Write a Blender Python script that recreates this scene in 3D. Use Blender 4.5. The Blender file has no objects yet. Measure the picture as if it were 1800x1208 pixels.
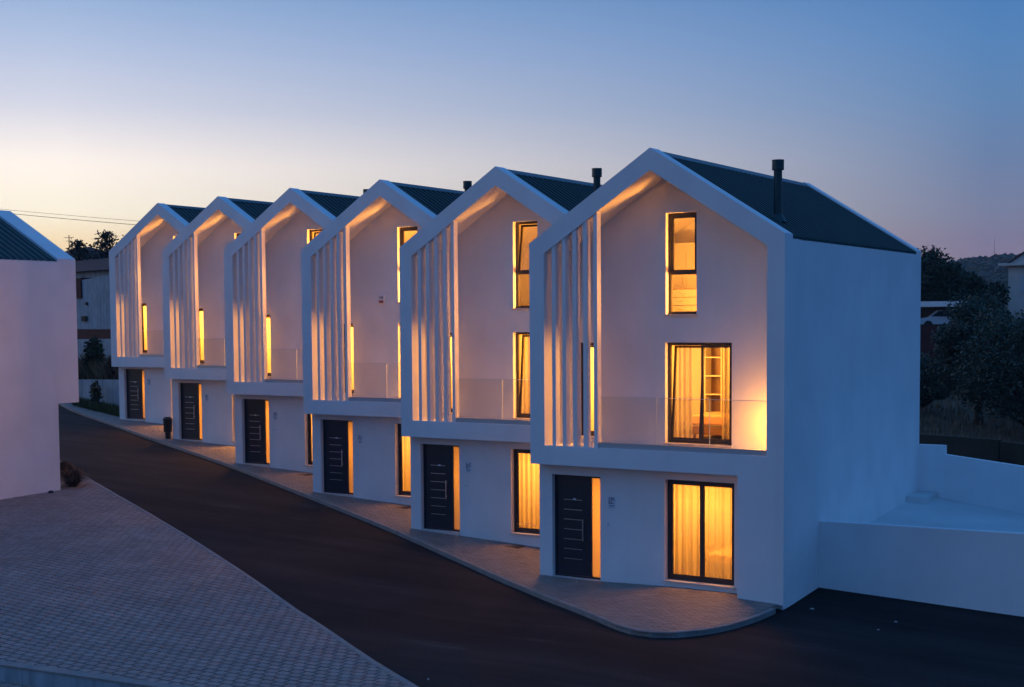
import bpy, math, random
from mathutils import Vector
random.seed(7)
R = math.radians
SC = bpy.context.scene
COL = SC.collection

# ------------------------------------------------------------------ camera
cam_d = bpy.data.cameras.new('camera')
cam = bpy.data.objects.new('camera', cam_d)
COL.objects.link(cam)
SC.camera = cam
cam_d.sensor_width = 36.0
cam_d.lens = 36.0 * 2416.9 / 1800.0
cam_d.shift_y = 99.4 / 1800.0
cam_d.clip_start = 0.1
cam_d.clip_end = 6000
YAW, PITCH, ROLL = -0.5676, -0.0584, -0.0072
fwd = Vector((math.sin(YAW) * math.cos(PITCH), math.cos(YAW) * math.cos(PITCH), math.sin(PITCH)))
rgt = Vector((math.cos(YAW), -math.sin(YAW), 0))
upv = rgt.cross(fwd)
rr = rgt * math.cos(ROLL) + upv * math.sin(ROLL)
uu = upv * math.cos(ROLL) - rgt * math.sin(ROLL)
from mathutils import Matrix
mw = Matrix((rr, uu, -fwd)).transposed().to_4x4()
mw.translation = Vector((17.826, -28.787, 6.392))
cam.matrix_world = mw
SC.render.resolution_x, SC.render.resolution_y = 1024, 687

# ------------------------------------------------------------------ sky (dusk, sun just under the horizon to the left)
SUN_AZ = YAW - R(55)                       # measured from +Y towards +X
SUN_H = (math.sin(SUN_AZ), math.cos(SUN_AZ))
world = bpy.data.worlds.new('World')
SC.world = world
world.use_nodes = True
nt = world.node_tree
for n in list(nt.nodes):
    nt.nodes.remove(n)
def wn(t, **k):
    n = nt.nodes.new(t)
    for a, b in k.items():
        setattr(n, a, b)
    return n
def wmath(op, a, b=None, clamp=False):
    n = wn('ShaderNodeMath', operation=op, use_clamp=clamp)
    for i, v in enumerate((a, b)):
        if v is None:
            continue
        if isinstance(v, (int, float)):
            n.inputs[i].default_value = v
        else:
            nt.links.new(v, n.inputs[i])
    return n.outputs[0]
def lin(c):
    c = c / 255.0
    return c / 12.92 if c <= 0.04045 else ((c + 0.055) / 1.055) ** 2.4
def L3(c):
    return (lin(c[0]), lin(c[1]), lin(c[2]), 1)
tc = wn('ShaderNodeTexCoord')
sx = wn('ShaderNodeSeparateXYZ')
nt.links.new(tc.outputs['Generated'], sx.inputs[0])
elev = wmath('MULTIPLY', wmath('ARCSINE', sx.outputs[2]), 2 / math.pi)      # 0..1 = 0..90 degrees
hl = wmath('POWER', wmath('ADD', wmath('ADD', wmath('MULTIPLY', sx.outputs[0], sx.outputs[0]), wmath('MULTIPLY', sx.outputs[1], sx.outputs[1])), 1e-6), 0.5)
dt = wmath('ADD', wmath('MULTIPLY', sx.outputs[0], SUN_H[0]), wmath('MULTIPLY', sx.outputs[1], SUN_H[1]))
daz = wmath('MULTIPLY', wmath('ARCCOSINE', wmath('MINIMUM', wmath('MAXIMUM', wmath('DIVIDE', dt, hl), -0.9999), 0.9999)), 180 / math.pi)
def ramp(stops):
    n = wn('ShaderNodeValToRGB')
    cr = n.color_ramp
    cr.interpolation = 'LINEAR'
    while len(cr.elements) > 1:
        cr.elements.remove(cr.elements[-1])
    cr.elements[0].position = stops[0][0] / 90.0
    cr.elements[0].color = L3(stops[0][1])
    for e, c in stops[1:]:
        el = cr.elements.new(e / 90.0)
        el.color = L3(c)
    # positions are remapped through a square root for precision near the horizon
    nt.links.new(elev, n.inputs[0])
    return n.outputs[0]
ZEN = (58, 118, 190)
hot = ramp([(0, (255, 190, 110)), (3, (255, 214, 160)), (7, (255, 226, 196)), (12, (238, 214, 212)), (20, (176, 184, 214)), (40, (84, 130, 190)), (90, ZEN)])
near = ramp([(0, (255, 190, 116)), (3.1, (255, 226, 176)), (4.3, (255, 243, 218)), (6.2, (255, 243, 232)), (8.5, (207, 209, 222)), (10.8, (174, 188, 216)), (13, (140, 168, 206)), (20, (106, 146, 198)), (40, (70, 120, 184)), (90, ZEN)])
mid = ramp([(0, (146, 122, 134)), (3.1, (131, 124, 150)), (3.9, (125, 129, 156)), (6.2, (108, 130, 167)), (8.5, (96, 133, 178)), (10.8, (84, 130, 183)), (13, (72, 122, 180)), (20, (66, 120, 182)), (40, (60, 116, 182)), (90, ZEN)])
far = ramp([(0, (80, 104, 150)), (5, (82, 110, 162)), (12, (74, 120, 182)), (25, (66, 129, 202)), (50, (60, 122, 196)), (90, ZEN)])
def mixc(f, a, b):
    n = wn('ShaderNodeMix', data_type='RGBA')
    nt.links.new(f, n.inputs[0])
    nt.links.new(a, n.inputs[6])
    nt.links.new(b, n.inputs[7])
    return n.outputs[2]
hotx = wn('ShaderNodeVectorMath', operation='SCALE')          # the afterglow is brightest over the set sun
nt.links.new(hot, hotx.inputs[0])
hotx.inputs['Scale'].default_value = 1.9
t0 = wmath('DIVIDE', wmath('SUBTRACT', daz, 2.0), 29.0, True)
t1 = wmath('DIVIDE', wmath('SUBTRACT', daz, 37.0), 37.0, True)
t2 = wmath('DIVIDE', wmath('SUBTRACT', daz, 74.0), 60.0, True)
nearx = wn('ShaderNodeVectorMath', operation='SCALE')
nt.links.new(near, nearx.inputs[0])
nearx.inputs['Scale'].default_value = 1.10
skyc = mixc(t2, mixc(t1, mixc(t0, hotx.outputs[0], nearx.outputs[0]), mid), far)
bg = wn('ShaderNodeBackground')
bg.inputs[1].default_value = 1.06
nt.links.new(skyc, bg.inputs[0])
wo = wn('ShaderNodeOutputWorld')
nt.links.new(bg.outputs[0], wo.inputs[0])

sun_d = bpy.data.lights.new('sun', 'SUN')
sun_d.energy = 0.04
sun_d.angle = R(14)
sun_d.color = (1.0, 0.62, 0.36)
sun = bpy.data.objects.new('sun', sun_d)
COL.objects.link(sun)
sun.rotation_euler = Vector((SUN_H[0], SUN_H[1], 0.03)).to_track_quat('Z', 'Y').to_euler()
sun.location = (-60, 40, 30)

SC.view_settings.view_transform = 'Standard'
SC.view_settings.look = 'None'
SC.view_settings.exposure = 0.0
SC.view_settings.gamma = 1.0
SC.view_settings.use_curve_mapping = False
SC.render.engine = 'CYCLES'
SC.cycles.use_denoising = True
try:
    SC.cycles.denoiser = 'OPENIMAGEDENOISE'
except Exception:
    pass
SC.cycles.max_bounces = 7
SC.cycles.diffuse_bounces = 4
SC.cycles.transmission_bounces = 4
SC.cycles.transparent_max_bounces = 12
SC.cycles.sample_clamp_indirect = 6.0
SC.cycles.caustics_reflective = False
SC.cycles.caustics_refractive = False

# ------------------------------------------------------------------ materials
MATS = {}
def mat(name, col, rough=0.7, metal=0.0, noise=None, bump=None, spec=0.4, streak=None):
    """noise=(scale, amount) varies the colour; bump=(scale, strength, distance); streak=(amount) vertical rain marks"""
    m = bpy.data.materials.new(name)
    m.use_nodes = True
    t = m.node_tree
    b = t.nodes['Principled BSDF']
    b.inputs['Roughness'].default_value = rough
    b.inputs['Metallic'].default_value = metal
    b.inputs['Specular IOR Level'].default_value = spec
    b.inputs['Base Color'].default_value = (*col, 1)
    tcn = t.nodes.new('ShaderNodeTexCoord')
    last = None
    if noise:
        n = t.nodes.new('ShaderNodeTexNoise')
        n.inputs['Scale'].default_value = noise[0]
        n.inputs['Detail'].default_value = 6
        t.links.new(tcn.outputs['Object'], n.inputs['Vector'])
        r = t.nodes.new('ShaderNodeMapRange')
        r.inputs['From Min'].default_value = 0.3
        r.inputs['From Max'].default_value = 0.7
        r.inputs['To Min'].default_value = 1 - noise[1]
        r.inputs['To Max'].default_value = 1 + noise[1]
        t.links.new(n.outputs['Fac'], r.inputs['Value'])
        last = r.outputs[0]
    if streak:
        mp = t.nodes.new('ShaderNodeMapping')
        mp.inputs['Scale'].default_value = (2.2, 2.2, 0.12)
        t.links.new(tcn.outputs['Object'], mp.inputs['Vector'])
        n2 = t.nodes.new('ShaderNodeTexNoise')
        n2.inputs['Scale'].default_value = 1.6
        n2.inputs['Detail'].default_value = 5
        t.links.new(mp.outputs[0], n2.inputs['Vector'])
        r2 = t.nodes.new('ShaderNodeMapRange')
        r2.inputs['From Min'].default_value = 0.5
        r2.inputs['From Max'].default_value = 0.75
        r2.inputs['To Min'].default_value = 1.0
        r2.inputs['To Max'].default_value = 1.0 - streak
        t.links.new(n2.outputs['Fac'], r2.inputs['Value'])
        if last is None:
            last = r2.outputs[0]
        else:
            mm = t.nodes.new('ShaderNodeMath')
            mm.operation = 'MULTIPLY'
            t.links.new(last, mm.inputs[0])
            t.links.new(r2.outputs[0], mm.inputs[1])
            last = mm.outputs[0]
    if last is not None:
        mx = t.nodes.new('ShaderNodeVectorMath')
        mx.operation = 'SCALE'
        mx.inputs[0].default_value = col
        t.links.new(last, mx.inputs['Scale'])
        t.links.new(mx.outputs[0], b.inputs['Base Color'])
    if bump:
        n3 = t.nodes.new('ShaderNodeTexNoise')
        n3.inputs['Scale'].default_value = bump[0]
        n3.inputs['Detail'].default_value = 5
        t.links.new(tcn.outputs['Object'], n3.inputs['Vector'])
        bp = t.nodes.new('ShaderNodeBump')
        bp.inputs['Strength'].default_value = bump[1]
        bp.inputs['Distance'].default_value = bump[2]
        t.links.new(n3.outputs['Fac'], bp.inputs['Height'])
        t.links.new(bp.outputs[0], b.inputs['Normal'])
    MATS[name] = m
    return m
mat('plaster', (0.80, 0.79, 0.80), 0.85, noise=(0.8, 0.055), bump=(30, 0.35, 0.012), streak=0.03, spec=0.25)
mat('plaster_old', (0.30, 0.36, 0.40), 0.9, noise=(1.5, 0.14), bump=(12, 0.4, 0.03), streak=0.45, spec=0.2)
mat('room', (0.40, 0.36, 0.29), 0.9, spec=0.1)
mat('attic', (0.46, 0.42, 0.35), 0.9, spec=0.1)
mat('room_floor', (0.15, 0.10, 0.06), 0.5, noise=(3, 0.15))
mat('roof', (0.006, 0.036, 0.036), 0.42, 0.2, noise=(2.5, 0.12))
mat('ridge', (0.05, 0.11, 0.14), 0.4, 0.3)
mat('flue', (0.02, 0.055, 0.062), 0.4, 0.4)
mat('frame', (0.035, 0.026, 0.026), 0.45, spec=0.5)
mat('door', (0.011, 0.016, 0.030), 0.38, spec=0.5)
mat('steel', (0.62, 0.64, 0.66), 0.28, 0.9)
mat('stone_sill', (0.62, 0.58, 0.54), 0.6, noise=(20, 0.06))
mat('channel', (0.42, 0.45, 0.49), 0.4, 0.5)
mat('asphalt', (0.0175, 0.0135, 0.0145), 0.9, noise=(0.35, 0.35), bump=(60, 0.6, 0.015), spec=0.18)
mat('ground', (0.085, 0.066, 0.048), 0.95, noise=(0.25, 0.4), bump=(3, 0.5, 0.05), spec=0.1)
mat('bed_walk', (0.13, 0.115, 0.105), 0.9, spec=0.1)
mat('bed_sand', (0.020, 0.019, 0.021), 0.9, spec=0.1)
mat('paver_a', (0.306, 0.236, 0.214), 0.75, noise=(0.8, 0.12), bump=(45, 0.3, 0.006), spec=0.3)
mat('paver_b', (0.282, 0.216, 0.196), 0.75, noise=(0.8, 0.12), bump=(45, 0.3, 0.006), spec=0.3)
mat('paver_c', (0.330, 0.254, 0.230), 0.75, noise=(0.8, 0.12), bump=(45, 0.3, 0.006), spec=0.3)
mat('walk_a', (0.225, 0.195, 0.18), 0.6, noise=(1.2, 0.14), bump=(45, 0.3, 0.006), spec=0.4)
mat('walk_b', (0.195, 0.17, 0.158), 0.6, noise=(1.2, 0.14), bump=(45, 0.3, 0.006), spec=0.4)
mat('kerb', (0.235, 0.215, 0.205), 0.75, noise=(3, 0.15), bump=(30, 0.3, 0.01))
mat('concrete', (0.60, 0.62, 0.62), 0.8, noise=(0.8, 0.08), bump=(15, 0.25, 0.01), spec=0.25)
mat('iron', (0.05, 0.045, 0.045), 0.55, 0.5)
mat('black_plastic', (0.012, 0.013, 0.016), 0.5)
mat('bark', (0.06, 0.045, 0.035), 0.95, noise=(6, 0.3), bump=(10, 0.6, 0.05))
mat('plaque', (0.66, 0.70, 0.76), 0.3)
mat('ink', (0.02, 0.03, 0.11), 0.4)
mat('red_plastic', (0.35, 0.05, 0.03), 0.4)
mat('tile_red', (0.06, 0.012, 0.012), 0.85, noise=(2, 0.25))
mat('cream', (0.62, 0.56, 0.50), 0.9, noise=(1.2, 0.06), streak=0.1)
mat('dark_glass', (0.015, 0.02, 0.03), 0.5, spec=0.25)
mat('shutter', (0.55, 0.55, 0.56), 0.6)
mat('linen', (0.36, 0.34, 0.30), 0.9, spec=0.1)
mat('wood', (0.12, 0.06, 0.03), 0.5, noise=(4, 0.2))
mat('white_wood', (0.40, 0.36, 0.30), 0.5)
mat('blanket', (0.42, 0.25, 0.16), 0.95)
mat('car_paint', (0.55, 0.58, 0.62), 0.3, 0.3)
mat('rubber', (0.015, 0.015, 0.015), 0.8)
mat('hill', (0.035, 0.05, 0.045), 1.0, noise=(0.03, 0.3), spec=0.0)
mat('wire', (0.02, 0.02, 0.02), 0.6)
mat('glass_edge', (0.62, 0.68, 0.64), 0.3)
mat('paper', (0.42, 0.43, 0.45), 0.7)

def wear_asphalt():
    t = MATS['asphalt'].node_tree
    b = t.nodes['Principled BSDF']
    src = b.inputs['Base Color'].links[0].from_socket
    tcn = t.nodes.new('ShaderNodeTexCoord')
    def fac(rot, scale, nscale, lo, hi, a, c, detail=4):
        mp = t.nodes.new('ShaderNodeMapping')
        mp.inputs['Rotation'].default_value = (0, 0, rot)
        mp.inputs['Scale'].default_value = scale
        t.links.new(tcn.outputs['Object'], mp.inputs['Vector'])
        n = t.nodes.new('ShaderNodeTexNoise')
        n.inputs['Scale'].default_value = nscale
        n.inputs['Detail'].default_value = detail
        t.links.new(mp.outputs[0], n.inputs['Vector'])
        r = t.nodes.new('ShaderNodeMapRange')
        r.inputs['From Min'].default_value = lo
        r.inputs['From Max'].default_value = hi
        r.inputs['To Min'].default_value = a
        r.inputs['To Max'].default_value = c
        t.links.new(n.outputs['Fac'], r.inputs['Value'])
        return r.outputs[0]
    f1 = fac(R(27), (0.05, 0.9, 1), 1.2, 0.40, 0.66, 0.70, 1.55)        # tyre lanes along the street
    f2 = fac(0, (1, 1, 1), 38, 0.35, 0.75, 0.75, 1.45, 2)               # aggregate
    f3 = fac(R(20), (0.25, 1.6, 1), 1.1, 0.63, 0.74, 1.0, 2.2)          # pale scuffs
    for f in (f1, f2, f3):
        v = t.nodes.new('ShaderNodeVectorMath')
        v.operation = 'SCALE'
        t.links.new(src, v.inputs[0])
        t.links.new(f, v.inputs['Scale'])
        src = v.outputs[0]
    t.links.new(src, b.inputs['Base Color'])
wear_asphalt()
def leaf_mat(name, col, var=0.35, trans=0.25):
    m = bpy.data.materials.new(name)
    m.use_nodes = True
    t = m.node_tree
    b = t.nodes['Principled BSDF']
    b.inputs['Roughness'].default_value = 0.6
    b.inputs['Specular IOR Level'].default_value = 0.25
    g = t.nodes.new('ShaderNodeTexCoord')
    n = t.nodes.new('ShaderNodeTexNoise')
    n.inputs['Scale'].default_value = 1.1
    n.inputs['Detail'].default_value = 4
    t.links.new(g.outputs['Object'], n.inputs['Vector'])
    r = t.nodes.new('ShaderNodeMapRange')
    r.inputs['From Min'].default_value = 0.3
    r.inputs['From Max'].default_value = 0.7
    r.inputs['To Min'].default_value = 1 - var
    r.inputs['To Max'].default_value = 1 + var
    t.links.new(n.outputs['Fac'], r.inputs['Value'])
    v = t.nodes.new('ShaderNodeVectorMath')
    v.operation = 'SCALE'
    v.inputs[0].default_value = col
    t.links.new(r.outputs[0], v.inputs['Scale'])
    t.links.new(v.outputs[0], b.inputs['Base Color'])
    MATS[name] = m
leaf_mat('leaf_dark', (0.022, 0.040, 0.020))
leaf_mat('leaf_olive', (0.052, 0.078, 0.056))
leaf_mat('leaf_pine', (0.020, 0.032, 0.022))
leaf_mat('leaf_shrub', (0.05, 0.055, 0.03))
leaf_mat('leaf_red', (0.085, 0.05, 0.035))
leaf_mat('grass', (0.05, 0.075, 0.03))
leaf_mat('dry', (0.16, 0.105, 0.06))

def glass_mat(name, tint=(1, 1, 1), gloss=1.0):
    m = bpy.data.materials.new(name)
    m.use_nodes = True
    t = m.node_tree
    t.nodes.remove(t.nodes['Principled BSDF'])
    out = t.nodes['Material Output']
    tr = t.nodes.new('ShaderNodeBsdfTransparent')
    tr.inputs[0].default_value = (*tint, 1)
    gl = t.nodes.new('ShaderNodeBsdfGlossy')
    gl.inputs['Roughness'].default_value = 0.02
    lw = t.nodes.new('ShaderNodeLayerWeight')          # Schlick reflectance, the same from both faces of the pane
    lw.inputs[0].default_value = 0.5
    pw = t.nodes.new('ShaderNodeMath')
    pw.operation = 'POWER'
    pw.inputs[1].default_value = 5.0
    t.links.new(lw.outputs['Facing'], pw.inputs[0])
    mu = t.nodes.new('ShaderNodeMath')
    mu.operation = 'MULTIPLY_ADD'
    mu.inputs[1].default_value = 0.9 * gloss
    mu.inputs[2].default_value = 0.04 * gloss
    t.links.new(pw.outputs[0], mu.inputs[0])
    mx = t.nodes.new('ShaderNodeMixShader')
    t.links.new(mu.outputs[0], mx.inputs[0])
    t.links.new(tr.outputs[0], mx.inputs[1])
    t.links.new(gl.outputs[0], mx.inputs[2])
    t.links.new(mx.outputs[0], out.inputs[0])
    MATS[name] = m
glass_mat('glass', (0.97, 0.98, 0.97))
glass_mat('balustrade_glass', (0.955, 0.96, 0.95), 0.9)

def cloth_mat(name, col, transp, translu):
    m = bpy.data.materials.new(name)
    m.use_nodes = True
    t = m.node_tree
    t.nodes.remove(t.nodes['Principled BSDF'])
    out = t.nodes['Material Output']
    d = t.nodes.new('ShaderNodeBsdfDiffuse')
    d.inputs[0].default_value = (*col, 1)
    tl = t.nodes.new('ShaderNodeBsdfTranslucent')
    tl.inputs[0].default_value = (*col, 1)
    m1 = t.nodes.new('ShaderNodeMixShader')
    m1.inputs[0].default_value = translu
    t.links.new(d.outputs[0], m1.inputs[1])
    t.links.new(tl.outputs[0], m1.inputs[2])
    tr = t.nodes.new('ShaderNodeBsdfTransparent')
    m2 = t.nodes.new('ShaderNodeMixShader')
    m2.inputs[0].default_value = transp
    t.links.new(m1.outputs[0], m2.inputs[1])
    t.links.new(tr.outputs[0], m2.inputs[2])
    t.links.new(m2.outputs[0], out.inputs[0])
    MATS[name] = m
cloth_mat('sheer', (0.36, 0.32, 0.26), 0.26, 0.72)
cloth_mat('frosted', (0.90, 0.80, 0.55), 0.04, 0.85)

# ------------------------------------------------------------------ mesh helpers
class MB:
    def __init__(s):
        s.v = []; s.f = []
    def add(s, vs, fs):
        o = len(s.v)
        s.v += [tuple(p) for p in vs]
        s.f += [tuple(i + o for i in f) for f in fs]
        return s
    def box(s, x0, x1, y0, y1, z0, z1):
        return s.add([(x0, y0, z0), (x1, y0, z0), (x1, y1, z0), (x0, y1, z0), (x0, y0, z1), (x1, y0, z1), (x1, y1, z1), (x0, y1, z1)],
                     [(0, 3, 2, 1), (4, 5, 6, 7), (0, 1, 5, 4), (1, 2, 6, 5), (2, 3, 7, 6), (3, 0, 4, 7)])
    def prism(s, poly, y0, y1):            # poly in (x,z), counter-clockwise seen from -y
        n = len(poly)
        vs = [(x, y0, z) for x, z in poly] + [(x, y1, z) for x, z in poly]
        fs = [tuple(range(n)), tuple(range(2 * n - 1, n - 1, -1))]
        for i in range(n):
            j = (i + 1) % n
            fs.append((i, i + n, j + n, j))
        return s.add(vs, fs)
    def ring(s, outer, inner, y0, y1):
        n = len(outer)
        vs = [(x, y0, z) for x, z in outer] + [(x, y0, z) for x, z in inner] + [(x, y1, z) for x, z in outer] + [(x, y1, z) for x, z in inner]
        fs = []
        for i in range(n):
            j = (i + 1) % n
            fs.append((i, j, j + n, i + n))
            fs.append((i + 2 * n, i + 3 * n, j + 3 * n, j + 2 * n))
            fs.append((i, i + 2 * n, j + 2 * n, j))
            fs.append((i + n, j + n, j + 3 * n, i + 3 * n))
        return s.add(vs, fs)
    def cyl(s, cx, cy, z0, z1, r0, r1=None, n=20, cap=True):
        r1 = r0 if r1 is None else r1
        vs = [(cx + r0 * math.cos(2 * math.pi * i / n), cy + r0 * math.sin(2 * math.pi * i / n), z0) for i in range(n)]
        vs += [(cx + r1 * math.cos(2 * math.pi * i / n), cy + r1 * math.sin(2 * math.pi * i / n), z1) for i in range(n)]
        fs = [(i, (i + 1) % n, (i + 1) % n + n, i + n) for i in range(n)]
        if cap:
            fs += [tuple(range(n - 1, -1, -1)), tuple(range(n, 2 * n))]
        return s.add(vs, fs)
    def tube(s, pts, rad, n=6):
        pts = [Vector(p) for p in pts]
        o = len(s.v)
        for k, p in enumerate(pts):
            d = (pts[min(k + 1, len(pts) - 1)] - pts[max(k - 1, 0)]).normalized()
            a = d.cross(Vector((0.31, 0.17, 0.94)))
            if a.length < 1e-3:
                a = d.cross(Vector((1, 0, 0)))
            a.normalize()
            b = d.cross(a)
            r = rad[k] if isinstance(rad, (list, tuple)) else rad
            for i in range(n):
                t = 2 * math.pi * i / n
                s.v.append(tuple(p + a * (r * math.cos(t)) + b * (r * math.sin(t))))
        for k in range(len(pts) - 1):
            for i in range(n):
                j = (i + 1) % n
                s.f.append((o + k * n + i, o + k * n + j, o + (k + 1) * n + j, o + (k + 1) * n + i))
        s.f.append(tuple(o + i for i in range(n - 1, -1, -1)))
        e = o + (len(pts) - 1) * n
        s.f.append(tuple(e + i for i in range(n)))
        return s
    def mesh(s, name, m, smooth=False):
        me = bpy.data.meshes.new(name)
        me.from_pydata(s.v, [], s.f)
        me.materials.append(MATS[m])
        if smooth:
            me.polygons.foreach_set('use_smooth', [True] * len(me.polygons))
        me.update()
        return me
    def build(s, name, m, parent=None, smooth=False, bevel=0.0):
        o = bpy.data.objects.new(name, s.mesh(name, m, smooth))
        COL.objects.link(o)
        if parent is not None:
            o.parent = parent
        if bevel:
            b = o.modifiers.new('bevel', 'BEVEL')
            b.width = bevel
            b.segments = 2
            b.limit_method = 'ANGLE'
            b.angle_limit = R(40)
        return o
def empty(name, loc, rz=0.0):
    o = bpy.data.objects.new(name, None)
    COL.objects.link(o)
    o.location = loc
    o.rotation_euler.z = rz
    o.empty_display_size = 0.3
    return o
def tag(o, label, cat, group=None):
    o['label'] = label
    o['category'] = cat
    if group:
        o['group'] = group
    return o
def inst(name, me, parent, loc=(0, 0, 0), rz=0.0):
    o = bpy.data.objects.new(name, me)
    COL.objects.link(o)
    o.parent = parent
    o.location = loc
    o.rotation_euler.z = rz
    return o

# ------------------------------------------------------------------ ground heights
def sstep(a, b, x):
    t = min(1.0, max(0.0, (x - a) / (b - a)))
    return t * t * (3 - 2 * t)
def H(x, y):
    """height of the asphalt: the street climbs along the row"""
    s = -0.9024 * x + 0.431 * y - 0.18
    s = min(s, 70.0)
    sr = 0.0495 * s if s > 0 else 0.012 * max(s, -40)
    b = 0.06 * min(max(y, 0), 10) - 0.04 * (min(x, 30) - 6.6)
    w = sstep(1, 6, x) * (1 - sstep(8, 25, y))
    near = -0.12 + sr * (1 - w) + b * w
    r = math.hypot(x - 17.8, y + 28.8)
    return near + 0.035 * max(0, r - 85) * (1 - sstep(250, 700, r) * 0.55)

# terrain sheet
def axis(a, b, fine_a, fine_b, fine, growth):
    xs = [fine_a]
    while xs[-1] < fine_b:
        xs.append(xs[-1] + fine)
    st = fine
    while xs[-1] < b:
        st *= growth
        xs.append(xs[-1] + st)
    st = fine
    while xs[0] > a:
        st *= growth
        xs.insert(0, xs[0] - st)
    return xs
gx = [max(-1280, min(1280, v)) for v in axis(-1280, 1280, -60, 40, 2.5, 1.25)]
gy = [max(-600, min(1400, v)) for v in axis(-600, 1400, -40, 60, 2.5, 1.25)]
g = MB()
for y in gy:
    for x in gx:
        g.v.append((x, y, H(x, y) - 0.07))
nx = len(gx)
for j in range(len(gy) - 1):
    for i in range(nx - 1):
        g.f.append((j * nx + i, j * nx + i + 1, (j + 1) * nx + i + 1, (j + 1) * nx + i))
o = g.build('ground', 'ground', smooth=True)
o['kind'] = 'structure'

# road sheet (street and yard)
g = MB()
xs = [-46 + i * 0.8 for i in range(96)]
ys = [-22 + i * 0.8 for i in range(58)]
keep = lambda x, y: True
idx = {}
for j, y in enumerate(ys):
    for i, x in enumerate(xs):
        idx[(i, j)] = len(g.v)
        g.v.append((x, y, H(x, y)))
def in_road(x, y):
    n = 0.431 * x + 0.902 * y          # distance across the row direction
    if x > 1:
        return y < 2.5
    return n < 3.8
for j in range(len(ys) - 1):
    for i in range(len(xs) - 1):
        if in_road(xs[i] + .4, ys[j] + .4):
            g.f.append((idx[(i, j)], idx[(i + 1, j)], idx[(i + 1, j + 1)], idx[(i, j + 1)]))
road = g.build('road', 'asphalt', smooth=True)
road['kind'] = 'structure'

def inside(p, poly):
    x, y = p
    c = False
    n = len(poly)
    for i in range(n):
        x0, y0 = poly[i]
        x1, y1 = poly[(i + 1) % n]
        if (y0 > y) != (y1 > y) and x < (x1 - x0) * (y - y0) / (y1 - y0) + x0:
            c = not c
    return c
def resample(pts, step):
    out = [Vector(pts[0])]
    P = [Vector(p) for p in pts]
    acc = 0.0
    for a, b in zip(P, P[1:]):
        d = (b - a).length
        t = step - acc
        while t <= d:
            out.append(a + (b - a) * (t / d))
            t += step
        acc = (acc + d) % step if True else 0
        acc = d - (t - step)
    return out
def smooth_line(pts, it=2):
    P = [Vector(p) for p in pts]
    for _ in range(it):
        Q = [P[0]]
        for a, b in zip(P, P[1:]):
            Q += [a * 0.75 + b * 0.25, a * 0.25 + b * 0.75]
        Q.append(P[-1])
        P = Q
    return P

CAM2 = Vector((17.826, -28.787))
def sheet(name, poly, dz, m, parent=None):
    """polygon laid on the slope, with a grid so that it follows the ground"""
    g = MB()
    import bmesh
    bm = bmesh.new()
    vs = [bm.verts.new((x, y, 0)) for x, y in poly]
    bm.faces.new(vs)
    bmesh.ops.triangulate(bm, faces=bm.faces[:])
    for ci in range(96):
        cut = -46 + ci * 0.8
        bmesh.ops.bisect_plane(bm, geom=bm.verts[:] + bm.edges[:] + bm.faces[:], plane_co=(cut, 0, 0), plane_no=(1, 0, 0))
    for ci in range(58):
        cut = -22 + ci * 0.8
        bmesh.ops.bisect_plane(bm, geom=bm.verts[:] + bm.edges[:] + bm.faces[:], plane_co=(0, cut, 0), plane_no=(0, 1, 0))
    for v in bm.verts:
        v.co.z = H(v.co.x, v.co.y) + dz
    bmesh.ops.recalc_face_normals(bm, faces=bm.faces[:])
    me = bpy.data.meshes.new(name)
    bm.to_mesh(me)
    bm.free()
    me.materials.append(MATS[m])
    o = bpy.data.objects.new(name, me)
    COL.objects.link(o)
    if parent:
        o.parent = parent
    return o

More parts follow.
